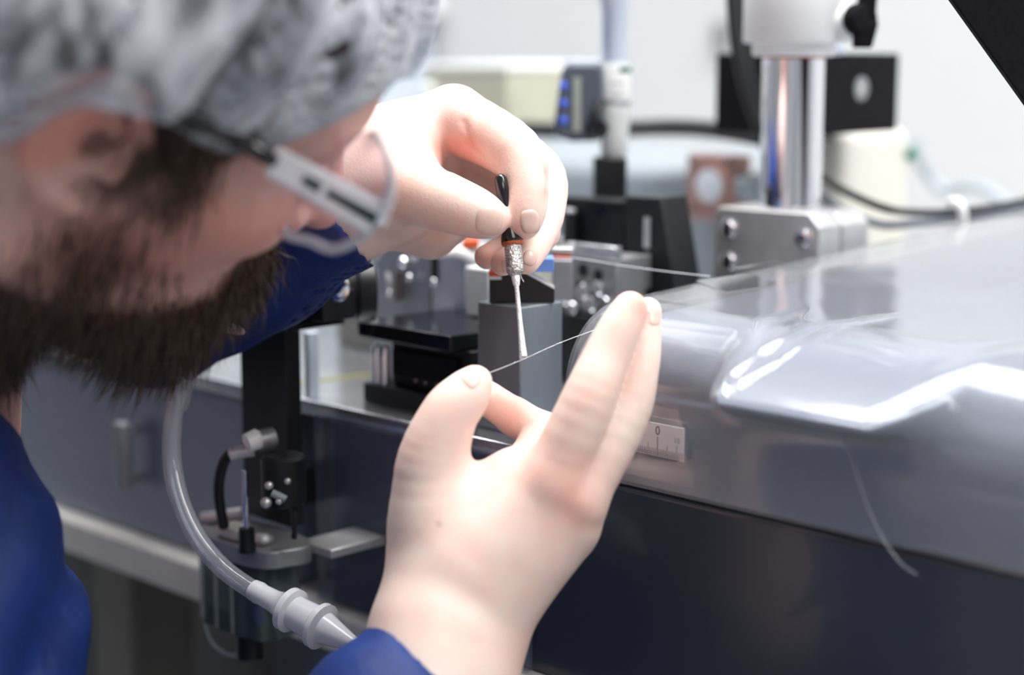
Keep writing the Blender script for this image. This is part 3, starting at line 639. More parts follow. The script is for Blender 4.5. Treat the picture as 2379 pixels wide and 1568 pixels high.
def seg_d(u, v, L):
    best = np.full(u.shape, 9.)
    for a, b in zip(L[:-1], L[1:]):
        d = b[:2]-a[:2]; t = np.clip(((u-a[0])*d[0]+(v-a[1])*d[1])/(d@d), 0, 1); best = np.minimum(best, np.hypot(u-a[0]-t*d[0], v-a[1]-t*d[1]))
    return best
def in_tear(u, v):
    pl = [a[:2] for a in RO]+[a[:2] for a in RL[::-1]]; ins = np.zeros(u.shape, bool)
    for a, b in zip(pl, pl[1:]+pl[:1]):
        c = ((a[1] > v) != (b[1] > v)) & (u < (b[0]-a[0])*(v-a[1])/(b[1]-a[1]+1e-12)+a[0]); ins ^= c
    return ins
def cover_grid(off, ul, detail):
    us = np.unique(np.concatenate([ul+np.array([0, .0004, .001, .002, .0035, .005, .007, .009, .012]), np.linspace(ul+.012, -.43, 12), np.linspace(-.43, -.27, 150), np.linspace(-.27, .33, 24)]))
    A, B, C_ = resample(prof_flat(off), 150), resample(prof_lip(off), 150), resample(prof_right(off), 150); rows = []
    for u in us:
        w_ = sstep(-.424, -.402, u)*(1-sstep(-.337, -.312, u)); wr = sstep(-.345, -.290, u); p = (A*(1-wr)+C_*wr)*(1-w_)+B*w_
        s = min(u-ul, .012); e = .012-math.sqrt(max(.012**2-(.012-s)**2, 0)); e *= .8
        k = np.clip(np.arange(150)/149*3.2, 0, 1); p = p+np.stack([e*np.clip(1-k*0-(p[:, 0]-.02).clip(0, .02)/.02, 0, 1), -e*np.clip((p[:, 1]-1.03)/.03, 0, 1)], 1)
        if detail:
            uu = np.full(150, u); topm = sstep(1.060, 1.066, p[:, 1])
            dz = .0011*np.exp(-(seg_d(uu, p[:, 0], RL)/.0014)**2)+.0010*np.exp(-(seg_d(uu, p[:, 0], RO)/.0020)**2)
            dip = in_tear(uu, p[:, 0]); dz = dz-.0014*(1-np.exp(-(np.minimum(seg_d(uu, p[:, 0], RL), seg_d(uu, p[:, 0], RO))/.0055)**2))*dip
            wav = .00012*np.sin(u*90+p[:, 0]*60)*np.sin(p[:, 0]*150+u*40)
            p = p+np.stack([np.zeros(150), (dz+wav)*topm], 1)
        rows.append([M(u, v, z) for v, z in p])
    return rows, us
rows, us = cover_grid(.0045, -.488, False)
mb = MB(); mb.grid(rows); mb.poly([*rows[0], M(-.488, .42, 1.0125)][::-1]); mb.poly([rows[0][-1], rows[-1][-1], M(us[-1], .42, 1.0125), M(-.488, .42, 1.0125)])
build('inner_housing', mb, 'body', mc, auto=60)
rows, us = cover_grid(0, -.508, True)
sh = build('clear_shell', MB().grid(rows), 'shell', mc, auto=0); solid(sh, .0012)
build('shell_rim', MB().tube([np.array(p)+0 for p in rows[0][::5]], .0005, n=6, sub=2), 'clear_rim', mc)
def on_front(x, y): return onV(x, y, -.0045)
# little scale taped to the cover front
sl = thing('scale_label', 'small white paper scale marked 0 and 10, taped on the cover beside the fingers', 'label', M(-.445, -.005, 1.028))
TS = {}
def fpt(u, z, lift): return M(u, -.0042-lift, z)
def leanbox(u0, u1, z0, z1, l0, l1): return MB().box((u0, u1), (-.0044-l1, -.0044-l0), (z0, z1))
uR = on_front(1591, 1030)[0]; z0 = 1.0277; z1 = 1.0415; uL = uR-.040
crd = build('card', leanbox(uL, uR, z0, z1, .0004, .0007), 'paper', sl)
u_0 = on_front(1530, 1020)[0]; mb = MB(); mbb = MB()
for k in range(-24, 14):
    L = .0058 if k % 10 == 0 else (.0048 if k % 5 == 0 else .0028)
    uu = u_0+k*.00102; L = .0078 if k == 0 else L; wd = .00018 if k else .0003
    if uu > uL and uu < uR-.0005: mb.box((uu-wd/2, uu+wd/2), (-.0044-.00078, -.0044-.00068), (z0+.0004, z0+.0004+L))
build('tick_marks', mb, 'ink', crd, smooth=False)
def tmat(u, z): 
    X_ = V(M(1, 0, 0)-M(0, 0, 0)); Z_ = Vector((0, 0, 1)); N_ = X_.cross(Z_); m_ = Matrix((X_, Z_, N_)).transposed().to_4x4(); m_.translation = V(M(u, -.00515, z)); return m_
text_mesh('digit', '0', .0052, 'ink', crd, tmat(u_0, 1.0368), .00002); text_mesh('digit', '10', .0032, 'inkg', crd, tmat(u_0+.0102, 1.0348), .00002)
build('laminate', leanbox(uL-.002, uR+.0022, z0-.0020, z1+.0028, .0008, .0013), 'film', sl, bevel=.0003)
build('tape', leanbox(uL-.01, uR-.0005, z1-.0005, z1+.0095, .0014, .0016), 'film', sl)
build('tape', leanbox(uL-.01, uR+.006, z0-.0098, z0+.002, .0014, .0016), 'film', sl)
# tape on top of the shell
tp = thing('clear_tape', 'strip of clear tape stuck across the top left edge of the cover shell', 'tape', M(-.495, .09, 1.09))
pz = lambda u, v: 1.0840+(v-.0325)*.05+.0004
build('strip', MB().prism([M(u, v, pz(u, v)) for u, v in ((-.500, .085), (-.470, .07), (-.462, .10), (-.492, .115))], np.array([0, 0, .0003])), 'film', tp)
build('white_tab', MB().prism([M(u, v, pz(u, v)+.0002) for u, v in ((-.506, .122), (-.502, .119), (-.499, .150), (-.505, .155))], np.array([0, 0, .0004])), 'film', tp)

# ------------------------------------------------------------------ steel block, wedge, blue bar
sb = tag(build('steel_block', MB().box((-.5715, -.5435), (.0135, .0415), (1.0182, 1.0775)), 'steel', bevel=.0007), 'tall square brushed steel block standing behind the tool tip', 'block')
def fbox(x0, x1, y0, y1, d, dp, zb=None):      # box facing the camera: front rectangle at depth d, dp deep
    a = P(x0, y1, d); c = P(x1, y0, d); z_0 = zb if zb is not None else a[2]; Y = a[1]
    return MB().hexa([np.array(p) for p in ((a[0], Y, z_0), (c[0], Y, z_0), (c[0], Y+dp, z_0), (a[0], Y+dp, z_0), (a[0], Y, c[2]), (c[0], Y, c[2]), (c[0], Y+dp, c[2]), (a[0], Y+dp, c[2]))])
wd = thing('black_wedge', 'small black wedge with a sloping right side on the steel block', 'wedge', P(1212, 695, .795), 0)
Yw = P(1212, 690, .793)[1]
def wp(x, y): a = P(x, y, .795); return np.array([a[0], Yw, a[2]])
pts = [wp(1137, 697), wp(1288, 697), wp(1288, 671), wp(1222, 634), wp(1137, 634)]
pts[0][2] = pts[1][2] = 1.0777
build('wedge_body', MB().prism(pts, np.array([0, .012, 0])), 'black', wd, bevel=.0003)
build('edge_highlight', MB().prism([pts[2]+[0, -.0002, .0001], pts[3]+[0, -.0002, .0001], pts[3]+[0, -.0002, .0006], pts[2]+[0, -.0002, .0006]], np.array([0, .0126, 0])), 'alu', wd)  # highlight along the slope, built as a thin pale strip
build('orange_strip', MB().box((pts[0][0]-.0002, pts[0][0]+.0056), (Yw-.0003, Yw+.012), (pts[4][2]-.0010, pts[4][2]+.0012), lambda a, b, c: np.array([a, b, c])), 'orange', wd)
build('white_strip', MB().box((pts[0][0]-.0002, pts[0][0]+.0056), (Yw-.0003, Yw+.0005), (pts[4][2]-.0026, pts[4][2]-.0011), lambda a, b, c: np.array([a, b, c])), 'white', wd)
tag(build('blue_bar', fbox(1141, 1287, 600, 632, .796, .014), 'blue', bevel=.0004), 'short sky blue plastic bar lying across the top of the black wedge', 'bar')
ob = thing('fixture_block', 'grey metal clamp block with an orange band, right of the blue bar', 'fixture', P(1305, 640, .84), 0)
build('block', fbox(1284, 1330, 602, 700, .842, .02), 'alud', ob, bevel=.0006)
build('orange_band', fbox(1284, 1326, 589, 601.5, .841, .018), 'orange', ob)
build('cap', fbox(1282, 1332, 576, 588.5, .840, .02), 'alu', ob, bevel=.0005)
build('screw', MB().cyl(P(1300, 575, .85), P(1300, 545, .85), .0022), 'alud', ob); build('screw', MB().cyl(P(1325, 576, .85), P(1325, 560, .85), .0026), 'alu', ob)
build('lever', MB().tube([P(1262, 590, .845), P(1278, 568, .845), P(1288, 545, .845)], .0012, n=8), 'white', ob)

# ------------------------------------------------------------------ stage in the middle
st = thing('translation_stage', 'black precision stage with a shiny top plate behind the thumb of the lower hand', 'stage', M(-.615, .035, 1.018))
build('stage_base', MB().box((-.6555, -.578), (.014, .066), (1.0182, 1.028)), 'black', st, bevel=.0008)
build('stage_body', MB().box((-.640, -.582), (.020, .062), (1.0283, 1.0515)), 'black', st, bevel=.0008)
ssl = build('stage_slide', MB().box((-.636, -.590), (.0165, .0195), (1.034, 1.047)), 'blackm', st, bevel=.0005)
build('top_plate', MB().box((-.6545, -.5865), (.010, .072), (1.0518, 1.0598)), 'blackg', st, bevel=.0008)
for x, y in ((966, 884), (988, 889), (1015, 893)):
    s = onV(x, y, .019); build('screw', MB().lathe(M(s[0], .0202, s[2]), M(0, -1, 0)-M(0, 0, 0), [(0, .0014), (.0012, .0014), (.0012, .0006), (.0004, .0006)], 14), 'chrome', ssl)
for u in (-.6485, -.6425):
    o = tag(build('dowel_pin', MB().lathe(M(u, .0175, 1.0282), (0, 0, 1), [(0, .0026), (.0175, .0026), (.0193, .0020), (.0198, .0008)], 24), 'chrome'), ('left' if u < -.645 else 'right')+' one of two touching polished steel pins on the black stage base', 'pin', 'polished steel pins on the stage base')
ub = thing('upright_plate', 'tall aluminium plate with a dark slot standing behind the stage', 'plate', M(-.64, .085, 1.018))
build('plate', MB().box((-.6685, onV(1086, 690, .0735)[0]), (.0735, .092), (1.0182, 1.0945)), 'alu', ub, bevel=.0008)
s = onV(1010, 600, .073); s2 = onV(1010, 650, .073)
build('slot', MB().box((s[0]-.0022, s[0]+.0022), (.0728, .0732), (s2[2], 1.0935)), 'black', ub)
build('ball', MB().ball(M(s2[0], .0725, s2[2]-.001), .0019), 'chrome', ub)
tp2 = thing('grey_slide', 'grey slanted slide plate with small steel balls, left of the tall aluminium plate', 'slide', M(-.69, .06, 1.018))
a = onV(862, 640, .074); b = onV(935, 600, .074)
build('slide_plate', MB().prism([M(-.7145, .0735, 1.0182), M(-.670, .0735, 1.0182), M(-.670, .0735, 1.094), M(-.702, .0735, 1.091), M(-.7145, .0735, 1.079)], M(0, .01, 0)-M(0, 0, 0)), 'alud', tp2, bevel=.0006)
for x, y, r in ((938, 609, .0030), (951, 644, .0018), (905, 680, .0014)):
    s = onV(x, y, .070); build('ball', MB().ball(M(s[0], .070, s[2]), r), 'chrome', tp2)
s = onV(931, 690, .072); s2 = onV(931, 630, .072)
build('brass_pin', MB().cyl(M(s[0], .0705, 1.060), M(s[0], .0705, s2[2]), .0020), 'pale', tp2)
build('link_rod', MB().tube([M(s[0]-.007, .071, 1.060), M(s[0]-.0075, .071, 1.068), M(s[0]-.010, .071, 1.074)], .0016), 'alu', tp2)
s = onV(1080, 690, .060); s2 = onV(1137, 590, .060)
tag(build('pale_block', MB().box((s[0], s2[0]), (.060, .0715), (1.0602, 1.0850)), 'whitem', bevel=.001), 'pale translucent block behind the steel block and black wedge', 'block')
wh = thing('clamp_arm', 'white clamp arm with an orange tip under the upper hand', 'clamp', P(1070, 590, .90), 0)
build('arm', MB().tube([P(1015, 588, .875), P(1060, 584, .88), P(1100, 600, .885), P(1118, 612, .885)], .0030, n=12), 'white', wh)
build('tip', fbox(1075, 1112, 558, 575, .88, .01), 'orange', wh, bevel=.0004)
build('bracket', fbox(1060, 1130, 574, 590, .885, .014), 'alu', wh, bevel=.0006)

# screw block and bright strip right of the steel block
sk = thing('screw_block', 'aluminium block with round holes and shiny screws, right of the steel block', 'block', M(-.61, .14, 1.018))
build('riser', MB().box((-.640, -.575), (.126, .154), (1.0182, 1.0545)), 'black', sk, bevel=.001)
build('block', MB().box((-.6335, -.5885), (.130, .1535), (1.0548, 1.0865)), 'alud', sk, bevel=.001)
for x, y, r in ((1352, 628, .0036), (1387, 640, .0032), (1345, 665, .003)):
    s = onV(x, y, .129); build('hole', MB().lathe(M(s[0], .1302, s[2]), M(0, -1, 0)-M(0, 0, 0), [(0, r), (.0004, r), (.0004, r*.85)], 18), 'black', sk)
for x, y, r in ((1318, 690, .0042), (1362, 676, .0042), (1395, 668, .0040), (1378, 705, .0042), (1335, 715, .0036), (1410, 700, .003)):
    s = onV(x, y, .129); build('screw', MB().lathe(M(s[0], .130, s[2]), M(0, -1, 0)-M(0, 0, 0), [(0, r), (.0035, r), (.0042, r*.85), (.0042, r*.45), (.0015, r*.4)], 18), 'chrome', sk)
a, b = onV(1335, 612, .128), onV(1446, 606, .128)
build('bright_bar', MB().box((a[0], b[0]), (.122, .128), (1.0868, 1.0935)), 'plate', sk, bevel=.0008)

# ------------------------------------------------------------------ black bracket with the digital micrometer
br = thing('black_bracket', 'black machined bracket with a sloping fin under the digital micrometer', 'bracket', M(-.61, .17, 1.018))
build('face_plate', MB().box((-.6560, -.6105), (.160, .172), (1.0182, 1.1095)), 'black', br, bevel=.001)
build('ledge', MB().box((-.6570, -.6105), (.1575, .172), (1.1098, 1.1135)), 'black', br, bevel=.0008)
f = [onV(x, y, .157) for x, y in ((1452, 455), (1535, 458), (1578, 690), (1452, 690))]; f[2][2] = f[3][2] = 1.0182; f[2][0] += .009
build('fin', MB().prism([M(a[0], .157, a[2]) for a in f], M(0, .022, 0)-M(0, 0, 0)), 'black', br, bevel=.001)
for (y0, y1) in ((505, 575), (590, 668)):
    a, b = onV(1496, y1, .1564), onV(1510, y0, .1564)
    build('bright_slot', MB().box((a[0], b[0]), (.1560, .1569), (a[2], b[2])), 'alu', br)
for x, y in ((1392, 493), (1355, 545), (1430, 553)):
    s = onV(x, y, .1592); build('hole', MB().lathe(M(s[0], .1601, s[2]), M(0, -1, 0)-M(0, 0, 0), [(0, .0026), (.0003, .0026), (.0003, .002)], 16), 'blackg', br)
s = onV(1321, 560, .155)
build('pillar', MB().cyl(M(s[0], .156, 1.0182), M(s[0], .156, 1.105), .0034), 'black', br); build('pillar_cap', MB().lathe(M(s[0], .156, 1.1052), (0, 0, 1), [(0, .0034), (.0015, .0034), (.0022, .002)], 20), 'alu', br)
mi = thing('digital_micrometer', 'upright digital micrometer with blue buttons on a grey body and a green and white sticker', 'micrometer', P(1427, 470, .98), 0)
mx, my = P(1427, 300, .98)[0], P(1427, 300, .98)[1]
zy = lambda y, d=.98: P(1427, y, d)[2]
mnt = build('mount', fbox(1380, 1456, 366, 462, .972, .018), 'black', mi, bevel=.001)
build('mount_screw', MB().lathe(P(1427, 386, .972)+np.array([0, .001, 0]), (0, -1, 0), [(0, .0040), (.002, .0040), (.0024, .0034), (.0024, .0016), (.001, .0014)], 22), 'tan', mnt)
build('sleeve', MB().lathe((mx, my, zy(364)), (0, 0, 1), [(0, .0070), (.001, .0076), (.012, .0080), (.022, .0090), (.0285, .0090), (.029, .0085)], 36), 'whitem', mi)
build('neck_ring', MB().lathe((mx, my, zy(247)), (0, 0, 1), [(0, .0086), (.0038, .0090)], 36), 'alud', mi)
stk = build('sticker', MB().lathe((mx+.0003, my, zy(234)), (0, 0, 1), [(0, .0090), (.0190, .0090), (.0205, .0086)], 36), 'white', mi)
gm = MB(); 
for k in range(8):
    a0, a1 = math.radians(-100+k*9+22), math.radians(-100+(k+1)*9+22); r = .00915
    q = [(mx+.0003+r*math.cos(a), my+r*math.sin(a)) for a in (a0, a1)]
    gm.poly([(q[0][0], q[0][1], zy(168)), (q[1][0], q[1][1], zy(168)), (q[1][0], q[1][1], zy(155)), (q[0][0], q[0][1], zy(155))])
build('green_print', gm, 'green', stk)
gm = MB()
for (ya, yb) in ((193, 191), (196, 194.6), (218, 215), (223, 221)):
    for k in range(6):
        a0, a1 = math.radians(-110+k*9), math.radians(-110+k*9+7); r = .00912
        q = [(mx+.0003+r*math.cos(a), my+r*math.sin(a)) for a in (a0, a1)]
        gm.poly([(q[0][0], q[0][1], zy(ya)), (q[1][0], q[1][1], zy(ya)), (q[1][0], q[1][1], zy(yb)), (q[0][0], q[0][1], zy(yb))])
build('print_lines', gm, 'inkg', stk)
brl = build('barrel', MB().lathe((mx-.0005, my, zy(152)), (0, 0, 1), [(0, .0070), (.030, .0070), (.034, .0082), (.07, .0082)], 36), 'cyan', mi)
gm = MB()
for k in range(22):
    z_ = zy(135)+k*.0013; L = .0040 if k % 5 == 0 else .0024; a0 = math.radians(-135)
    for j in range(3):
        aa, ab = a0+j*L/3/.0071, a0+(j+1)*L/3/.0071
        gm.poly([(mx-.0005+.0071*math.cos(a), my+.0071*math.sin(a), zz) for a, zz in ((aa, z_), (ab, z_), (ab, z_+.0003), (aa, z_+.0003))])
build('scale_marks', gm, 'btn', brl, smooth=False)
pts = [P(x, y, .968) for x, y in ((1288, 290), (1292, 318), (1330, 330), (1392, 328), (1400, 300), (1400, 165), (1392, 148), (1318, 148), (1306, 165))]
Yb = pts[0][1]; pts = [np.array([p[0], Yb, p[2]]) for p in pts]
mbody = build('body', MB().prism(pts, np.array([0, .020, 0])), 'dgrey', mi, bevel=.0018)
build('top_cap', fbox(1312, 1400, 140, 150, .970, .017), 'cyan', mi, bevel=.001)
build('display', fbox(1331, 1349, 180, 306, .9675, .001), 'lcd', mbody, bevel=.0002)
for y in (199, 240, 280):
    build('button', MB().lathe(np.array([P(1309, y, .968)[0], Yb+.001, P(1309, y, .968)[2]]), (0, -1, 0), [(0, .0024), (.0018, .0024), (.0022, .0018)], 20), 'btn', mbody)
build('thumb_knob', MB().lathe(P(1380, 300, .966)+np.array([0, .004, 0]), (.5, -1, 0), [(0, .0052), (.006, .0056), (.008, .0050), (.0085, .003)], 24), 'blackg', mi)
build('knob_arm', MB().tube([P(1392, 240, .966), P(1384, 262, .964), P(1378, 285, .964)], .0026), 'black', mi)

# ------------------------------------------------------------------ chrome pole, clamp block, white collar
PU, PV = -.55, .26
cp = thing('chrome_pole_stand', 'thick chrome pole held in a machined aluminium clamp block with a white collar on top', 'pole stand', M(PU, PV, 1.02))
for vv in ((.205, .2245), (.2262, .2505)):
    a, b, z0_, z1_ = -.5845, -.5155, 1.0182, 1.1092
    poly = [(a, z0_), (b, z0_), (b, z1_-.007), (b-.007, z1_), (a+.003, z1_), (a, z1_-.003)] if vv[0] < .21 else [(a, z0_), (b, z0_), (b, z1_-.007), (b-.007, z1_), (a, z1_)]
    half = build('clamp_half', MB().prism([M(u-.0, vv[0], z) for u, z in poly], M(0, vv[1]-vv[0], 0)-M(0, 0, 0)), 'alu', cp, bevel=.0007)
    if vv[0] < .21: half0 = half
PU, PV = -.5517, .229
build('pole', MB().cyl(M(PU, PV, 1.1094), M(PU, PV, 1.30), .0166, n=64), 'chrome', cp)
for x, y in ((1691, 532), (1863, 553), (1691, 608)):
    s = onV(x, y, .204); ax = M(0, -1, 0)-M(0, 0, 0)
    build('socket_screw', MB().lathe(M(s[0], .2052, s[2]), ax, [(0, .0058), (.0003, .0058), (.0006, .0050), (.0003, .0045), (.0022, .0044), (.0026, .0039), (.0026, .0021), (.0008, .0019)], 28), 'chrome', half0)
    build('hex_socket', MB().lathe(M(s[0], .2046, s[2]), ax, [(0, .0020), (.0003, .0020)], 6), 'black', half0)
zc_ = lambda y: P(1838, y, .93)[2]
build('collar', MB().lathe(M(PU, PV, zc_(131)), (0, 0, 1), [(0, .0205), (.0010, .0222), (.0068, .0222), (.0070, .0264), (.0080, .0272), (.034, .0272), (.06, .0272)], 64), 'white', cp)
build('rust_ring', MB().lathe(M(PU, PV, zc_(136)), (0, 0, 1), [(0, .0168), (.0014, .0168)], 48), 'rust', cp)
c0 = P(1925, 50, .905); c1 = P(1992, 52, .905)
build('boss', MB().cyl(c0, c1, .0105, n=32), 'white', cp, bevel=.001)
build('boss_lip', fbox(1905, 1962, 98, 128, .95, .01), 'cyan', cp, bevel=.001)
kx = P(2005, 45, .895)
wk = MB().lathe(kx+np.array([-.004, .003, 0]), (.45, -1, 0), [(0, .0075), (.002, .0085), (.008, .0085), (.010, .0075), (.0105, .005)], 32)
wkn = build('wing_knob', wk, 'blackm', cp, bevel=.0005)
Yk = kx[1]
for pp in ([(1983, 50), (2038, 50), (2024, 112), (1982, 112)], [(1990, 40), (2030, 40), (2034, -40), (1992, -40)]):
    q = [P(x, y, .895) for x, y in pp]; build('wing', MB().prism([np.array([a[0], Yk-.006, a[2]]) for a in q], np.array([0, .008, 0])), 'blackm', wkn, bevel=.0012)

# ------------------------------------------------------------------ equipment behind
bb = thing('black_box', 'matt black instrument box with a round emblem behind the chrome pole', 'instrument', M(-.5, .35, 1.14))
m1 = toM(P(1900, 240, .99)); ub_, vb_ = m1[0], m1[1]
zt_, zb_ = P(2085, 130, 1.06)[2], P(2085, 303, 1.06)[2]
vr = None
for k in np.linspace(.02, .2, 181):
    q = M(ub_, vb_+k, 1.16)-CAM
    if CX+F*q[0]/(q@fw) > 2085: vr = vb_+k; break
vr = vr or vb_+.1
build('case', MB().box((ub_-.075, ub_), (vb_, vr), (zb_, zt_+.0015)), 'blackm', bb, bevel=.0015)
vm = vb_+(vr-vb_)*.52; zm = P(2000, 205, 1.03)[2]
emb = build('emblem', MB().lathe(M(ub_-.0002, vm, zm), M(1, 0, 0)-M(0, 0, 0), [(0, .0072), (.0006, .0072), (.0009, .0060), (.0006, .0050)], 32), 'alud', bb)
build('emblem_centre', MB().lathe(M(ub_+.0003, vm, zm), M(1, 0, 0)-M(0, 0, 0), [(0, .0022), (.0006, .0016)], 20), 'alu', emb)
ce = thing('cream_instrument', 'rounded cream instrument case under and behind the matt black box', 'instrument', M(-.5, .45, ZB))
mr = toM(P(2118, 400, 1.14)); ul_ = mr[0]; vv1 = mr[1]
build('case', MB().box((ul_-.045, ul_), (vv1-.085, vv1), (ZB+.0005, zb_-.0008)), 'cream', ce, bevel=.010, seg=5)
build('side_connector', MB().cyl(M(ul_+.0002, vv1-.006, 1.124), M(ul_+.006, vv1-.006, 1.128), .003), 'green', ce)
du = thing('duct_housing', 'long rounded blue grey housing running behind the micrometer', 'housing', M(-.9, .5, ZB))
pr = [(.372, ZB+.0005), (.365, 1.05), (.3655, 1.100), (.369, 1.112), (.378, 1.121), (.386, 1.1268), (.395, 1.1275), (.43, 1.1275), (.43, ZB+.0005)]
pr_ = [np.array(a) for a in pr[:1]]+catmull([np.array(a) for a in pr[1:7]], 6)+[np.array(a) for a in pr[7:]]
build('case', MB().prism([M(-1.35, v, z) for v, z in pr_], M(.67, 0, 0)-M(0, 0, 0)), 'duct', du, auto=50)
build('rear_section', MB().box((-1.35, -.93), (.4305, .51), (ZB+.0005, 1.1275)), 'duct', du, bevel=.002)
fl = thing('viewing_flange', 'square copper pink flange with a round frosted window, left of the chrome pole', 'flange', M(-.69, .34, 1.05))
a = onV(1595, 500, .345); b = onV(1706, 362, .345)
fpl = build('plate', MB().box((a[0], b[0]), (.345, .3632), (a[2]-.002, b[2])), 'pink', fl, bevel=.001)
s = onV(1650, 432, .345); rr = (b[0]-a[0])*.30
build('window_ring', MB().lathe(M(s[0], .3452, s[2]), M(0, -1, 0)-M(0, 0, 0), [(0, rr*1.25), (.002, rr*1.2), (.002, rr), (.0005, rr)], 36), 'pink', fl)
build('window', MB().lathe(M(s[0], .3448, s[2]), M(0, -1, 0)-M(0, 0, 0), [(0, rr), (.0014, rr*.96), (.002, rr*.7), (.0022, rr*.2)], 36), 'lens', fl)
for du_, dz_ in ((-1, -1), (-1, 1), (1, 1), (1, -1)):
    build('screw', MB().cyl(M(s[0]+du_*rr*1.32, .3451, s[2]+dz_*rr*1.35), M(s[0]+du_*rr*1.32, .3435, s[2]+dz_*rr*1.35), .0022), 'pale', fpl)
build('side_tube', MB().cyl(M(b[0]+.0005, .354, s[2]), M(b[0]+.018, .354, s[2]), .0095), 'duct', fl)
bx = thing('beige_box', 'beige instrument box with a pale lid standing behind the upper hand', 'instrument', M(-.98, .5, 1.13))
ux, vx = -.931, .391
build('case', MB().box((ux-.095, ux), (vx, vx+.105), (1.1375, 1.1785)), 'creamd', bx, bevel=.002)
build('lid', MB().box((ux-.097, ux+.001), (vx-.001, vx+.106), (1.1788, 1.1845)), 'white', bx, bevel=.0015)
build('plinth', MB().box((ux-.09, ux-.002), (vx+.004, vx+.10), (1.1278, 1.1372)), 'black', bx)
build('knob', MB().lathe(M(ux-.086, vx+.0005, 1.163), M(0, -1, 0)-M(0, 0, 0), [(0, .006), (.006, .006), (.008, .004)], 24), 'whitem', bx)
tag(build('black_cable', MB().tube([P(1215, 300, 1.22), P(1290, 303, 1.2), P(1400, 300, 1.17), P(1560, 296, 1.15), P(1660, 302, 1.12), P(1780, 322, 1.07)], .0056, n=14), 'black'), 'thick black cable running level behind the micrometer', 'cable')
for k, (pp, lb) in enumerate([([(1698, -90), (1702, 20), (1712, 110), (1735, 220), (1775, 330), (1800, 420)], 'outer of the two black cables hanging left of the white collar'),
               ([(1722, -90), (1724, 20), (1734, 110), (1752, 210), (1790, 310), (1815, 400)], 'inner of the two black cables hanging left of the white collar')]):
    tag(build('hanging_cable', MB().tube([P(x, y, .985+.01*k) for x, y in pp], .0036, n=12), 'black'), lb, 'cable', 'black cables hanging by the pole')
cc = [P(x, y, d) for x, y, d in ((1840, 380, 1.02), (1905, 408, 1.00), (1965, 445, .99), (2050, 482, .97), (2120, 494, .99), (2230, 492, .995), (2330, 478, 1.01), (2450, 455, 1.03))]
tag(build('upper_cable', MB().tube(cc, .0024, n=12), 'black'), 'black cable dipping behind the cover, right of the chrome pole, upper one', 'cable', 'black cables behind the cover')
cc = [P(x, y, d) for x, y, d in ((1840, 400, 1.03), (1905, 452, 1.01), (1960, 492, 1.00), (2050, 522, 1.0), (2130, 518, 1.01), (2230, 508, 1.02), (2330, 496, 1.04), (2450, 474, 1.06))]
tag(build('lower_cable', MB().tube(cc, .0024, n=12), 'dgrey'), 'dark cable dipping behind the cover, right of the chrome pole, lower one', 'cable', 'black cables behind the cover')
tag(build('cable_tie', MB().tube([P(2205, 470, .995), P(2225, 470, .980), P(2236, 490, .978), (P(2238, 515, .98))], .0026, n=10), 'white'), 'white cable tie wrapped round the dark cables behind the cover', 'cable tie')
tag(build('grey_cable', MB().tube([P(2125, 330, 1.35), P(2140, 380, 1.35), P(2170, 420, 1.35), P(2200, 445, 1.34), P(2250, 432, 1.32), P(2300, 445, 1.3), P(2350, 480, 1.28), P(2400, 500, 1.25)], .0045, n=12), 'wirecol'), 'blurred light grey cable looping by the white wall at the right', 'cable')
bp_ = thing('dark_board', 'large tilted matt black panel cutting across the upper right corner', 'board', P(2600, 400, .72)*np.array([1, 1, 1]), 0)
q = [P(x, y, .745) for x, y in ((1899, -370), (2703, 688), (3100, 688), (3100, -370))]; Yp = q[0][1]
q = [np.array([a[0], q[1][1], a[2]]) for a in q]
build('panel', MB().prism(q, np.array([0, .006, 0])), 'blackm', bp_, bevel=.0008)
# wall things
tag(build('wall_socket', MB().box((-1.1703, -1.1542), (.935, .9495), (1.1946, 1.2261)), 'alud', bevel=.002), 'small grey socket plate on the white wall, left of the hanging cables', 'socket')
gc = thing('grey_cabinet', 'pale blue grey cabinet against the wall behind the beige box', 'cabinet', M(-1.8, .8, 0))
build('case', MB().box((-2.05, -1.62), (.72, .945), (.9145, 1.238)), 'cyan', gc, bevel=.01)
build('top_board', MB().box((-2.07, -1.60), (.70, .946), (1.2385, 1.262)), 'white', gc, bevel=.004)
build('door_strip', MB().box((-1.665, -1.63), (.712, .7195), (.92, 1.23)), 'duct', gc)

# ------------------------------------------------------------------ front left: column, motor, filter unit, hoses
cu0, cu1 = onV(562, 1000, -.0355)[0], onV(668, 1000, -.0355)[0]
bc = thing('black_column', 'upright black bar in front of the base carrying a black shelf and round motor', 'column', M(-.65, -.05, .95))
build('bar', MB().box((cu0, cu1), (-.0355, -.0265), (.9625, 1.0605)), 'black', bc, bevel=.0006)
build('rear_bar', MB().box((cu0+.006, cu0+.018), (-.0260, -.0005), (.966, .985)), 'black', bc)
build('shelf', MB().box((cu0-.007, cu1+.008), (-.045, -.005), (1.0608, 1.0655)), 'blackg', bc, bevel=.0008)
cm = P(800, 680, .835)
build('motor', MB().lathe(cm-rt*.022, (1, .25, 0), [(0, .012), (.002, .0140), (.026, .0140), (.028, .0155), (.036, .0155), (.0365, .013)], 40), 'black', bc, bevel=.0006)
build('motor_mount', MB().box((cu1-.006, cu1+.022), (-.030, -.010), (1.0658, 1.0800)), 'black', bc, bevel=.0008)
build('silver_cap', MB().lathe(P(786, 672, .818), (-.2, -1, .1), [(0, .0062), (.002, .0060), (.003, .0045), (.0035, .002)], 26), 'chrome', bc)
fu = thing('filter_unit', 'small smoky pneumatic filter with a ribbed bowl clamped on the front of the base', 'filter unit', M(-.68, -.03, .91))
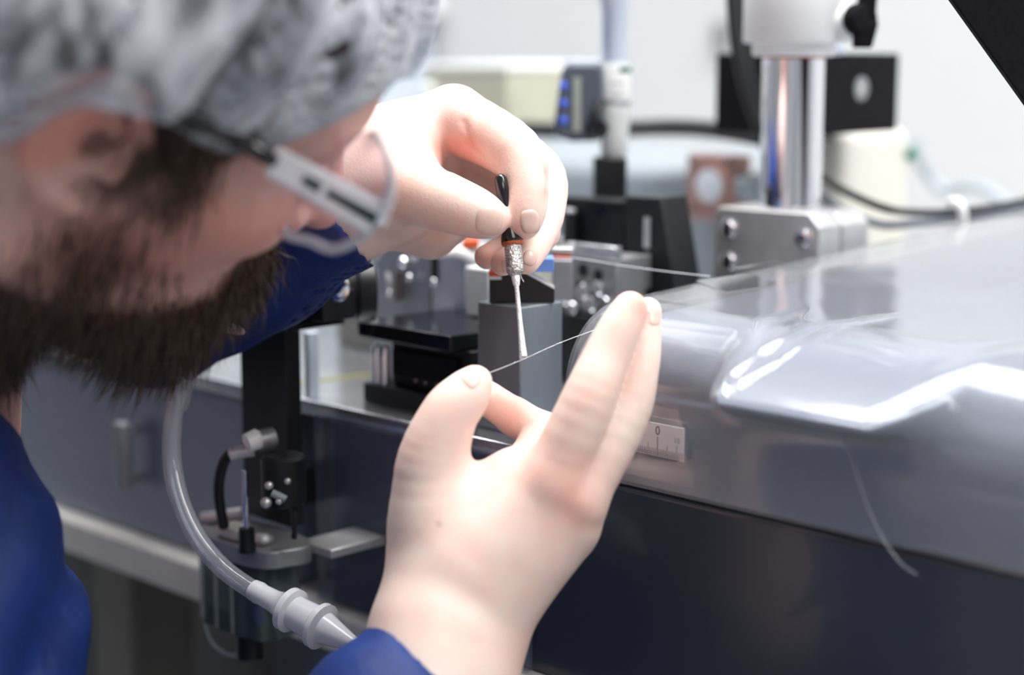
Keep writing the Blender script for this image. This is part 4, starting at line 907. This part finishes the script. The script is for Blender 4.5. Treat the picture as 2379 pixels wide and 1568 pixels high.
def gear(cx_, cv_, ru, rv, n, amp, z):
    out = []
    for k in range(n*8):
        a = 2*math.pi*k/(n*8); s_ = 1+amp*math.sin(n*a); e = 3.0; c_, d_ = math.cos(a), math.sin(a); l = (abs(c_)**e+abs(d_)**e)**(1/e)
        out.append(M(cx_+ru*c_/l*s_, cv_+rv*d_/l*s_, z))
    return out
build('bowl', MB().prism(gear(-.6655, -.052, .029, .0150, 14, .05, .9145), np.array([0, 0, .0375])), 'bowl', fu, auto=30)
build('bowl_core', MB().cyl(M(-.6655, -.052, .916), M(-.6655, -.052, .951), .010), 'dgrey', fu)
build('head', MB().prism(gear(-.6620, -.052, .035, .0180, 5, .03, .9522), np.array([0, 0, .0085])), 'alud', fu, auto=30, bevel=.0006)
build('bracket', MB().box((-.640, -.616), (-.040, -.006), (.9555, .9598)), 'alu', fu, bevel=.0005)
build('cream_cap', MB().box((-.672, -.656), (-.066, -.054), (.9610, .9665)), 'cream', fu, bevel=.0012)
build('side_fitting', MB().tube([M(-.697, -.056, .9625), M(-.687, -.050, .9645), M(-.680, -.044, .966)], .0034, n=14), 'alu', fu)
build('fitting', MB().ball(M(-.645, -.058, .963), .0042, (1.2, 1.2, .7)), 'alu', fu)
rb = P(573, 1232, .805); rb[2] = .9608
build('rod_foot', MB().cyl(rb, rb+np.array([0, 0, .0115]), .0042, .0036), 'black', fu)
build('rod', MB().cyl(rb+np.array([0, 0, .0115]), rb+np.array([0, 0, .039]), .0015), 'chrome', fu)
build('tee_fitting', MB().tube([P(533, 1056, .805), P(560, 1050, .805), P(592, 1046, .805)], .0030, n=14, sub=2), 'alu', fu, bevel=.0005)
build('white_cap', MB().lathe(P(588, 1030, .80)+np.array([-.003, 0, 0]), (1, .6, .3), [(0, .0045), (.006, .0050), (.007, .004)], 24), 'white', fu)
build('clear_cap', MB().lathe(P(602, 1024, .803), (1, .6, .1), [(0, .0050), (.007, .0052), (.008, .004)], 24), 'alud', fu)
build('black_hose', MB().tube([P(548, 1048, .805), P(524, 1066, .807), P(510, 1110, .81), P(509, 1160, .815), P(520, 1222, .825)], .0026, n=12), 'black', fu)
build('solenoid', MB().lathe(P(660, 1170, .80), (0, 0, 1), [(0, .0095), (.002, .0105), (.022, .0105), (.0235, .009)], 32), 'black', fu)
for x, y, r in ((625, 1128, .0020), (618, 1168, .0026), (668, 1118, .0016), (648, 1165, .0016)):
    build('terminal', MB().ball(P(x, y, .788), r), 'alu', fu)
build('blue_clip', MB().tube([P(632, 1145, .788), P(650, 1153, .788), P(664, 1160, .788)], .0018, n=10), 'duct', fu)
build('drop_wire', MB().tube([P(683, 1180, .80), P(685, 1215, .80), P(683, 1250, .802)], .0014, n=8), 'black', fu)
build('drain_tube', MB().cyl(P(578, 1405, .835), P(580, 1530, .835), .0065), 'black', fu)
build('blue_collar', MB().cyl(P(590, 1408, .832), P(606, 1448, .832), .0035), 'btn', fu)
build('drain_wire', MB().tube([P(482, 1388, .85), P(477, 1440, .85), P(492, 1490, .85), P(525, 1518, .85), P(560, 1522, .85)], .0009, n=8), 'wirecol', fu)
hs = thing('clear_hose', 'bent clear plastic hose with a milky white connector hanging at the lower left', 'hose', P(500, 1300, .76), 0)
build('hose_tube', MB().tube([P(x, y, d) for x, y, d in ((414, 905, .775), (402, 980, .772), (400, 1070, .77), (418, 1160, .765), (458, 1248, .76), (520, 1322, .755), (598, 1378, .748))], .0043, n=20, sub=12), 'hose', hs)
build('hose_core', MB().tube([P(x, y, d) for x, y, d in ((414, 905, .775), (402, 980, .772), (400, 1070, .77), (418, 1160, .765), (458, 1248, .76), (520, 1322, .755), (598, 1378, .748))], .0024, n=14, sub=12), 'film', hs)
build('hose_coupling', MB().lathe(P(408, 950, .775), P(432, 872, .778)-P(408, 950, .775), [(0, .0050), (.004, .0054), (.010, .0052), (.013, .0038), (.018, .0034)], 24), 'hose', hs)
build('upper_hose', MB().tube([P(430, 880, .778), P(448, 830, .782), P(476, 792, .80), (P(516, 735, .87))], .0034, n=14), 'hose', hs)
build('side_hose', MB().tube([P(436, 862, .779), P(438, 820, .785), P(440, 780, .81), P(443, 720, .88)], .0026, n=12), 'hose', hs)
c0, c1 = P(588, 1370, .749), P(832, 1502, .72); ax = c1-c0; L = np.linalg.norm(ax)
build('connector', MB().lathe(c0, ax, [(0, .0046), (.004, .0050), (.006, .0046), (L*.22, .0050), (L*.30, .0066), (L*.34, .0098), (L*.39, .0098), (L*.41, .0074), (L*.60, .0078), (L*.63, .0102), (L*.67, .0102), (L*.69, .0070), (L*.9, .0040), (L, .0026)], 32), 'milky', hs)
# ------------------------------------------------------------------ fibres and a modelled reflection line
fb = thing('stretched_fibre', 'hair-thin glass fibre stretched from the thumb of the lower hand past the tool tip', 'fibre', P(1217, 833, .729), 0)
build('thread', MB().tube([P(1125, 871, .686), P(1217, 834, .706), P(1297, 798, .7135), P(1396, 761, .7165)], .00011, n=6, sub=3), 'fibre', fb)
for x, y, d in ((1195.5, 842, .702), (1294, 799, .713), (1392, 763, .7163)): build('bead', MB().ball(P(x, y, d), .0003), 'fibre', fb)
tag(build('glass_fibre', MB().tube([P(1270, 598, .83), P(1340, 600, .825), P(1445, 617, .82), P(1560, 632, .81), P(1650, 642, .805)], .00022, n=8, sub=3), 'fibre'), 'thin bright fibre running from the orange banded block to the cover', 'fibre')
tag(build('thin_tube', MB().tube([P(752, 690, .84), P(795, 760, .85), P(830, 820, .86), P(862, 885, .865)], .0006, n=8, sub=4), 'film'), 'fine slanting clear tube left of the stage', 'tube')
tag(build('reflection_line', MB().tube([M(*onV(x, y, -.007)) for x, y in ((1955, 1000), (1985, 1080), (2010, 1160), (2045, 1240), (2090, 1305), (2130, 1335))], .0006, n=8, sub=6), 'hose'), 'pale reflection line down the front of the cover, modelled as a thin tube', 'fibre')  # whitish reflection on the cover, built as a thin pale tube
